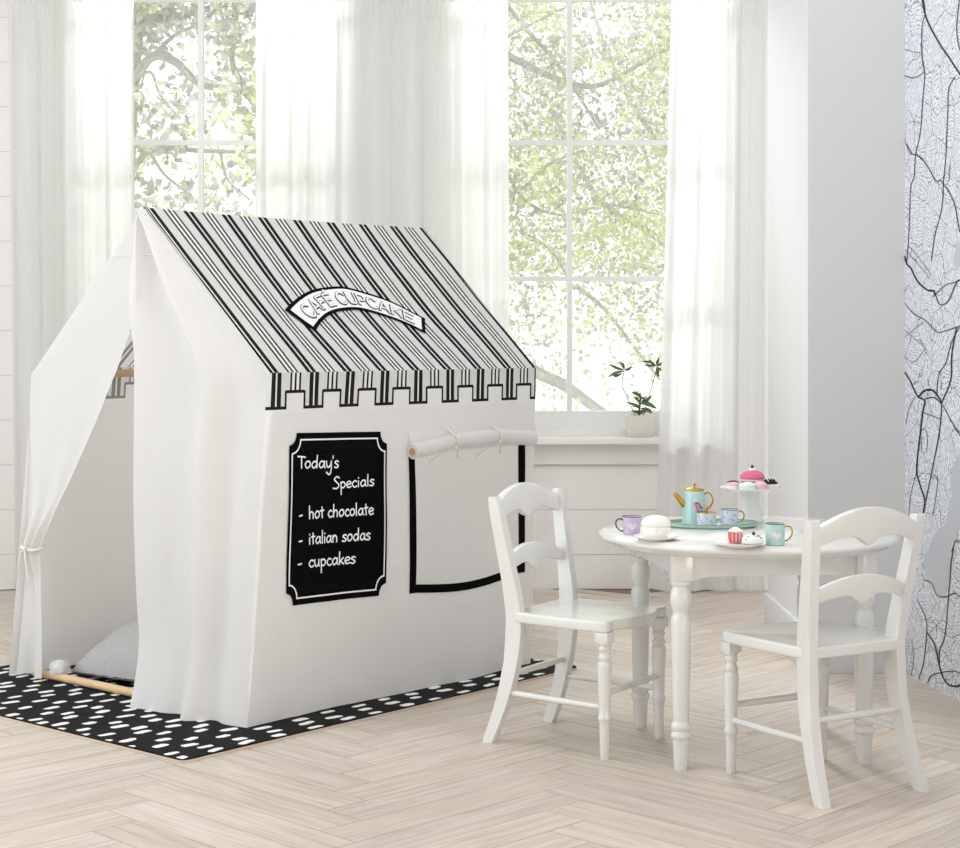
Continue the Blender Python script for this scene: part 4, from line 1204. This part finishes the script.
def heart(mat):
    def f(t, r, h, rz):
        g = G(); pts = []
        for k in range(40):
            a = 2 * pi * k / 40
            x = 16 * sin(a) ** 3 / 17; y = (13 * cos(a) - 5 * cos(2 * a) - 2 * cos(3 * a) - cos(4 * a)) / 17
            pts.append((x * r * .52, h * .5 + y * r * .50))
        th0 = -pi / 2 - rz                      # towards the front
        def mp(x, z): a = th0 + x / r; return ((r + .0008) * cos(a), (r + .0008) * sin(a), z)
        vs = [mp(0, h * .5)] + [mp(*p) for p in pts]
        g.add(vs, [[0, 1 + k, 1 + (k + 1) % 40] for k in range(40)]); o = g.build('heart', mat, t)
    return f
def dots(mat, n, seed):
    def f(t, r, h, rz):
        rr = random.Random(seed); g = G()
        for k in range(n):
            a0 = 2 * pi * k / n * 3.0 + rr.uniform(-.2, .2); z = h * (.14 + .72 * ((k * .382) % 1)); q = .0013
            vs = [((r + .0006) * cos(a0 + q / r * cos(b)), (r + .0006) * sin(a0 + q / r * cos(b)), z + q * sin(b)) for b in lin_sp(0, 2 * pi, 8)[:-1]]
            g.add(vs, [list(range(8))])
        g.build('dots', mat, t)
    return f
GM = 'enamel mugs on the table'
mug('mug', 'lilac mug with a pale heart and dark handle beside the white bun', 631.5, 534.2, .0235, .043, M['lilac'], M['darkrim'], pi + .25, GM, heart(M['lilac_pale']), taper=.86)
mug('mug', 'mint mug with a pale heart standing right of the flower pastry plate', 775.0, 545, .0225, .049, M['mint'], M['gold'], -.1, GM, heart(M['lilac_pale']), taper=.97)

# tray
tx, ty, _ = on_table(711.5, 526)
tray = thing('tray', 'oval mint tray under the teapot and dotted cups', 'tray', (tx, ty, TZ), radians(2))
g = G(); ax, ay = .117, .080
def ov(rx, z, n=64): return (rx, z)
g.lathe([(0, .0015), (.93, .0015), (.985, .004), (1.0, .010), (1.008, .010), (1.0, .0035), (.94, .0), (0, 0)], 72, sx=ax, sy=ay); g.build('dish', M['tray_mint'], tray)
g = G(); g.tube([(ax * 1.004 * cos(a), ay * 1.004 * sin(a), .0102) for a in lin_sp(0, 2 * pi, 72)], .0010, 6); g.build('rim', M['gold'], tray)
ZT2 = TZ + .0017
def on_tray(px, py): p = on_z(px, py, ZT2); return (p.x, p.y, ZT2)
# teapot
pt = thing('teapot', 'mint enamel teapot with brass spout and pink bird motif on the tray', 'teapot', on_tray(694.5, 524.2))
g = G(); H = .087
g.lathe([(0, 0), (.0300, 0), (.0320, .002), (.0303, .03), (.0272, .06), (.0248, .080), (.0238, .0855), (.0225, .0865), (0, .0865)], 44); g.build('body', M['mint'], pt)
g = G(); g.lathe([(.0245, .0866), (.0245, .0885), (.022, .091), (.012, .0935), (0, .0945)], 40)
g.lathe([(.002, .094), (.002, .098), (.0042, .1005), (.0035, .1045), (0, .1055)], 16); g.build('lid', M['gold'], pt)
g = G(); g.tube(smooth_line([(-.0265, -.004, .048), (-.036, -.006, .060), (-.047, -.008, .073), (-.052, -.009, .078)], 5), [.0085, .0083, .0081, .0079, .0077, .0074, .0071, .0068, .0064, .0062, .006, .0058, .0056, .0055, .0054, .0053], 14); g.build('spout', M['gold'], pt)
g = G(); g.tube(smooth_line([(.0235, -.002, .076), (.034, -.004, .081), (.0445, -.005, .070), (.045, -.005, .056), (.036, -.004, .042), (.028, -.002, .036)], 6), .0021, 8); g.build('handle', M['gold'], pt)
g = G()
def cyl(x, z, rb=.0320, rt=.0248, k=.0009):
    r = rb + (rt - rb) * z / .08; a = -pi / 2 + x / r; return Vector(((r + k) * cos(a), (r + k) * sin(a), z))
ribbon(g, smooth_line([(-.006, .066), (.000, .062), (.006, .054), (.012, .046)], 5), .0045, lambda x, z: cyl(x, z), 0)
ribbon(g, smooth_line([(-.004, .056), (.002, .050), (.004, .042), (.002, .036)], 5), .0075, lambda x, z: cyl(x, z, k=.0012), 1)
ribbon(g, smooth_line([(-.001, .058), (.006, .055), (.012, .047), (.017, .042)], 5), .0032, lambda x, z: cyl(x, z, k=.0016), 2)
g.build('bird_motif', [M['lilac_pale'], M['magenta'], M['plum']], pt)
# sugar bowl
sb = thing('sugar_bowl', 'short pale blue dotted bowl with brass lid on the tray', 'sugar bowl', on_tray(706.5, 526.0))
g = G(); r, h = .0245, .034
g.lathe([(0, 0), (r * .9, 0), (r, .002), (r, h - .002), (r * .97, h), (0, h)], 40); bd = g.build('body', M['bluewhite'], sb); dots(M['dot'], 34, 2)(sb, r, h, 0)
g = G(); g.lathe([(r * 1.02, h), (r * 1.02, h + .0018), (r * .6, h + .004), (0, h + .005)], 36); g.lathe([(.002, h + .004), (.002, h + .008), (.0045, h + .010), (.0035, h + .014), (0, h + .015)], 14); g.build('lid', M['gold'], sb)
# dotted mug on the tray
dm = mug('mug', 'pale blue mug with navy dots and brass handle on the tray', 729.5, 526.2, .0215, .042, M['bluewhite'], M['gold'], .15, GM, dots(M['dot'], 38, 6))
dm.location = on_tray(729.5, 526.2)

# plate with the white bun
GP = 'small white plates on the table'
def plate(label, px, py, r):
    o = thing('plate', label, 'plate', on_table(px, py), 0, GP)
    g = G(); g.lathe([(0, .0), (r * .55, 0), (r * .60, .0015), (r * .85, .005), (r, .009), (r, .0102), (r * .84, .0068), (r * .6, .0032), (0, .003)], 56); g.build('dish', M['porcelain'], o); return o
plate('small white plate under the round white bun', 656.0, 540.0, .0545)
bx_, by_, _ = on_table(656, 540.0)
bun = thing('bun', 'round white two-layer bun on a plate at the table edge', 'bun', (bx_, by_, TZ + .0032))
g = G(); g.lathe([(0, 0), (.022, 0), (.0280, .005), (.0332, .015), (.0350, .024), (.0335, .0285), (.031, .0300)], 44); g.build('base', M['icing'], bun)
g = G(); g.lathe([(.031, .0298), (.0340, .032), (.0345, .0365), (.0322, .044), (.025, .0505), (.0135, .0540), (0, .0550)], 44); g.build('icing_top', M['icing'], bun)
plate('white plate holding the coral cupcake and the flower pastry', 739.5, 546.5, .0595)
GS = 'felt sweets on the table'
px_, py_, _ = on_table(735.5, 544.5); cc = thing('cupcake', 'coral striped cupcake with white icing on the front plate', 'cupcake', (px_, py_, TZ + .0040))
g = G(); n = 48; vs = []; prof = [(.0125, 0), (.0150, .004), (.0165, .012), (.0170, .020), (.0150, .026)]
for r, z in prof:
    for k in range(n): rr_ = r * (1 + .05 * (1 if k % 4 < 2 else -1)); a = 2 * pi * k / n; vs.append((rr_ * cos(a), rr_ * sin(a), z))
fs = []; fmi = []
for j in range(len(prof) - 1):
    for k in range(n): fs.append([j * n + k, j * n + (k + 1) % n, (j + 1) * n + (k + 1) % n, (j + 1) * n + k]); fmi.append(0 if k % 4 < 3 else 1)
fs.append(list(range(n))[::-1]); fmi.append(0)
mesh('wrapper', vs, fs, [M['coral'], M['palepink']], cc, False, fmi)
g = G(); g.lathe([(.0145, .0255), (.0165, .0265), (.0150, .0300), (.0090, .0335), (.0040, .0365), (0, .037)], 32); g.build('icing', M['icing'], cc)
px_, py_, _ = on_table(752.5, 545.8); fp = thing('pastry', 'cream pastry trimmed with green leaves and a dark berry on the front plate', 'pastry', (px_, py_, TZ + .0040))
g = G(); g.lathe([(0, 0), (.018, 0), (.0245, .004), (.0250, .010), (.0225, .0155), (.015, .0205), (0, .0225)], 36); g.build('base', M['icing'], fp)
g = G(); g.lathe([(0, -.0035), (.003, -.002), (.0042, .0015), (.003, .004), (0, .005)], 14, (.001, -.010, .0245)); g.build('berry', M['berry'], fp)
for a0, x, y, z in ((2.3, -.012, -.013, .0175), (3.6, -.015, -.016, .0125), (.5, .011, -.013, .0200), (-.6, .015, -.015, .016)):
    g = G(); ca, sa = cos(a0), sin(a0)
    q = [(-.006, 0), (-.001, .0028), (.006, 0), (-.001, -.0028)]
    g.prism(q, 2, -.0006, .0006, M4=Matrix.Translation((x, y, z)) @ Matrix.Rotation(a0, 4, 'Z') @ Matrix.Rotation(.8, 4, 'X')); g.build('leaf', M['leafgreen'], fp)

# cake stand and its sweets
cs_ = on_table(750, 521.5); stand = thing('cake_stand', 'white pedestal cake stand behind the tray', 'cake stand', cs_)
Ys = cs_[1]; SZ = 1 - (489.0 - HY) * Ys / F - TZ
g = G(); g.lathe([(0, 0), (.036, 0), (.037, .003), (.034, .008), (.0275, .025), (.0235, .05), (.0225, SZ - .014), (.026, SZ - .008), (.030, SZ - .006), (0, SZ - .006)], 44); g.build('pedestal', M['porcelain'], stand)
g = G(); rp = .077; n = 72; prof = [(0, SZ - .006), (rp * .5, SZ - .006), (rp * .85, SZ - .003), (rp, SZ + .004), (rp, SZ + .0055), (rp * .84, SZ - .0005), (rp * .5, SZ - .002), (0, SZ - .002)]
vs = []; fs = []
for j, (r, z) in enumerate(prof):
    for k in range(n):
        a = 2 * pi * k / n; s = 1 + (.035 * sin(a * 12) if r > rp * .9 else 0); vs.append((r * s * cos(a), r * s * sin(a), z))
for j in range(len(prof) - 1):
    for k in range(n): fs.append([j * n + k, j * n + (k + 1) % n, (j + 1) * n + (k + 1) % n, (j + 1) * n + k])
mesh('plate', vs, fs, M['porcelain'], stand)
zt = TZ + SZ - .0012
def stand_pt(dx, dy): return (cs_[0] + dx, cs_[1] + dy, zt)
GC = 'felt cakes on the cake stand'
ck1 = thing('cake', 'tall pink domed cake with a dark berry on the cake stand', 'cake', stand_pt(.009, .020), 0, GC)
g = G(); g.lathe([(0, 0), (.024, 0), (.028, .006), (.0285, .018), (.0255, .0205), (0, .0205)], 36); g.build('base', M['purple'], ck1)
g = G(); g.lathe([(.026, .0195), (.0325, .0205), (.0335, .0235), (.031, .026), (.02, .0262)], 40); g.build('icing_ring', M['palepink'], ck1)
g = G(); g.lathe([(.0295, .0255), (.0322, .029), (.0300, .037), (.0235, .0435), (.013, .0475), (0, .0485)], 40); g.build('dome', M['pink'], ck1)
g = G(); g.lathe([(0, .046), (.010, .0475), (.0105, .0505), (.006, .0535), (0, .0545)], 24); g.build('icing_dollop', M['icing'], ck1)
g = G(); g.lathe([(0, .053), (.0035, .0545), (.0045, .058), (.003, .061), (0, .062)], 16); g.build('berry', M['berry'], ck1)
def small_cake(label, dx, dy, r, h, base, top, extra=None):
    o = thing('cake', label, 'cake', stand_pt(dx, dy), 0, GC)
    g = G(); g.lathe([(0, 0), (r * .85, 0), (r, h * .15), (r * 1.02, h * .45), (r * .98, h * .52), (0, h * .52)], 32); g.build('base', base, o)
    g = G(); g.lathe([(r * .96, h * .5), (r * 1.08, h * .56), (r * 1.04, h * .70), (r * .82, h * .88), (r * .4, h * .985), (0, h)], 32); g.build('icing', top, o)
    if extra: extra(o, r, h)
    return o
def swoosh(o, r, h):
    g = G(); g.tube(smooth_line([(-r * .9, -r * .25, h * .86), (-r * .3, -r * .55, h * 1.0), (r * .3, -r * .5, h * 1.0), (r * .85, -r * .25, h * .86)], 5), .0016, 7); g.build('drizzle', M['choc'], o)
def drizzle(o, r, h):
    for k in range(4):
        g = G(); x = (-.6 + .4 * k) * r
        g.tube(smooth_line([(x + .003, -r * .85, h * .72), (x, -r * .5, h * .95), (x - .002, 0, h * 1.03), (x, r * .5, h * .95)], 5), .0012, 6); g.build('drizzle', M['icing'], o)
small_cake('white and pale pink cake with a dark swoosh at left of the cake stand', -.046, -.010, .0165, .023, M['icing'], M['palepink'], swoosh)
small_cake('pale mint cake at the front of the cake stand', -.012, -.038, .0205, .022, M['mintfelt'], M['mintfelt'])
small_cake('plain pale pink cake beside the chocolate one on the cake stand', .021, -.034, .0165, .024, M['palepink'], M['palepink'])
small_cake('chocolate cake with white drizzle at right of the cake stand', .052, -.008, .0170, .030, M['icing'], M['choc'], drizzle)

# ================================================================== POTTED PLANT
pp = at_depth(640, 437.5, YW - .03); pp.z = .612; pp.y = YW - .022
plant = thing('potted_plant', 'small green plant in a ribbed white pot on the window sill', 'plant', pp)
g = G(); n = 96; prof = [(.0, .0), (.050, .0), (.054, .002), (.057, .04), (.0585, .080), (.0585, .088), (.0545, .088), (.0525, .076), (0, .075)]
vs = []; fs = []
for j, (r, z) in enumerate(prof):
    for k in range(n):
        s = 1 + (.012 * (1 if k % 4 < 2 else -1) if 1 < j < 5 else 0); a = 2 * pi * k / n; vs.append((r * s * cos(a), r * s * sin(a), z))
for j in range(len(prof) - 1):
    for k in range(n): fs.append([j * n + k, j * n + (k + 1) % n, (j + 1) * n + (k + 1) % n, (j + 1) * n + k])
mesh('pot', vs, fs, M['pot'], plant)
g = G(); g.lathe([(.052, .0755), (.04, .079), (.02, .081), (0, .080)], 32); g.build('soil', M['soil'], plant)
k_ = YW / F
def lp(px, py, dy=0): return Vector(((px - 640) * k_, dy, (437.5 - py) * k_))
def leaf_add(g, a, b, w, tw=0):
    a, b = Vector(a), Vector(b); d = b - a; s = d.cross(Vector((0, 1, 0)))
    s = (s.normalized() * cos(tw) + Vector((0, 1, 0)) * sin(tw)); n_ = d.cross(s).normalized(); vs = []; fs = []; N = 7
    for i in range(N + 1):
        t = i / N; ww = w * sin(pi * (t * .92 + .04)) ** .8; c = a + d * t + n_ * (.012 * sin(pi * t))
        vs += [c - s * ww, c + n_ * -.0015, c + s * ww]
    for i in range(N):
        for q in (0, 1): fs.append([3 * i + q, 3 * i + q + 1, 3 * i + q + 4, 3 * i + q + 3])
    g.add(vs, fs)
stems = [[lp(639, 418), lp(640, 405), lp(641, 397)], [lp(636, 418), lp(628, 400, -.01), lp(622, 385, -.015), lp(624, 372, -.02)], [lp(643, 418), lp(650, 395, .01), lp(655, 378, .012), lp(657, 368, .015)]]
for s_ in stems:
    g = G(); g.tube(smooth_line(s_, 6), .0042 if s_ is stems[0] else .0016, 7); g.build('stem', M['stem'], plant)
LV = [((640, 410), (626, 403), .007), ((641, 402), (652, 396), .008), ((640, 414), (631, 411), .007), ((641, 409), (653, 414), .009), ((640, 404), (634, 398), .007), ((641, 398), (632, 393), .008), ((641, 398), (647, 397), .006), ((641, 404), (656, 409), .011), ((641, 405), (650, 401), .009), ((640, 407), (633, 407), .008), ((640, 412), (646, 413), .007), ((640, 399), (641, 394), .006), ((640, 415), (643, 411), .007),
      ((624, 371), (609, 365), .006), ((624, 370), (619, 363), .008), ((624, 372), (608, 378), .007), ((622, 374), (613, 376), .007), ((624, 371), (632, 367), .006),
      ((657, 367), (646, 366), .005), ((657, 367), (650, 360), .006), ((657, 368), (659, 378), .007), ((657, 367), (665, 362), .006), ((657, 368), (664, 372), .006), ((656, 366), (642, 363), .006), ((657, 366), (659, 358), .006)]
rr = random.Random(4)
for a, b, w in LV:
    g = G(); dy = -.0175 if a[0] < 630 else (.015 if a[0] > 650 else 0); leaf_add(g, lp(*a, dy), lp(*b, dy + rr.uniform(-.03, .03)), w, rr.uniform(-.7, .7)); g.build('leaf', M['leaf'], plant, angle=0)

# ================================================================== LIGHT
w = bpy.data.worlds.new('sky'); scn.world = w; w.use_nodes = True
bg = w.node_tree.nodes['Background']; bg.inputs[0].default_value = (.95, .975, 1.0, 1); bg.inputs[1].default_value = 1.3
def area(name, loc, rot, sx, sy, power, col):
    l = bpy.data.lights.new(name, 'AREA'); l.shape = 'RECTANGLE'; l.size = sx; l.size_y = sy; l.energy = power; l.color = col
    o = bpy.data.objects.new(name, l); COL.objects.link(o); o.location = loc; o.rotation_euler = rot; return o
# daylight through the big opening in the left wall
area('left_window_daylight', (-3.25, 3.0, 1.35), (0, radians(-90), 0), 2.3, 3.6, 34, (.75, .895, 1.0))
area('right_fill_lamp', (3.15, .4, .75), (0, radians(90), radians(-40)), 1.7, 1.8, 46, (1.0, .975, .95))  # added fill lamp brightening the tent's near side; no window stands there
sun = bpy.data.lights.new('hazy_sun', 'SUN'); sun.energy = 9.0; sun.angle = radians(30); sun.color = (1.0, .995, .985)
so = bpy.data.objects.new('hazy_sun', sun); COL.objects.link(so); so.location = (-4, 14, 8)
so.rotation_euler = (Vector((.42, -1.0, -.72))).to_track_quat('-Z', 'Y').to_euler()

scn.view_settings.view_transform = 'Standard'; scn.view_settings.look = 'None'
scn.view_settings.gamma = 1.0; scn.view_settings.use_curve_mapping = False
scn.view_settings.exposure = .29
scn.cycles.max_bounces = 10; scn.cycles.transparent_max_bounces = 24; scn.cycles.sample_clamp_indirect = 8
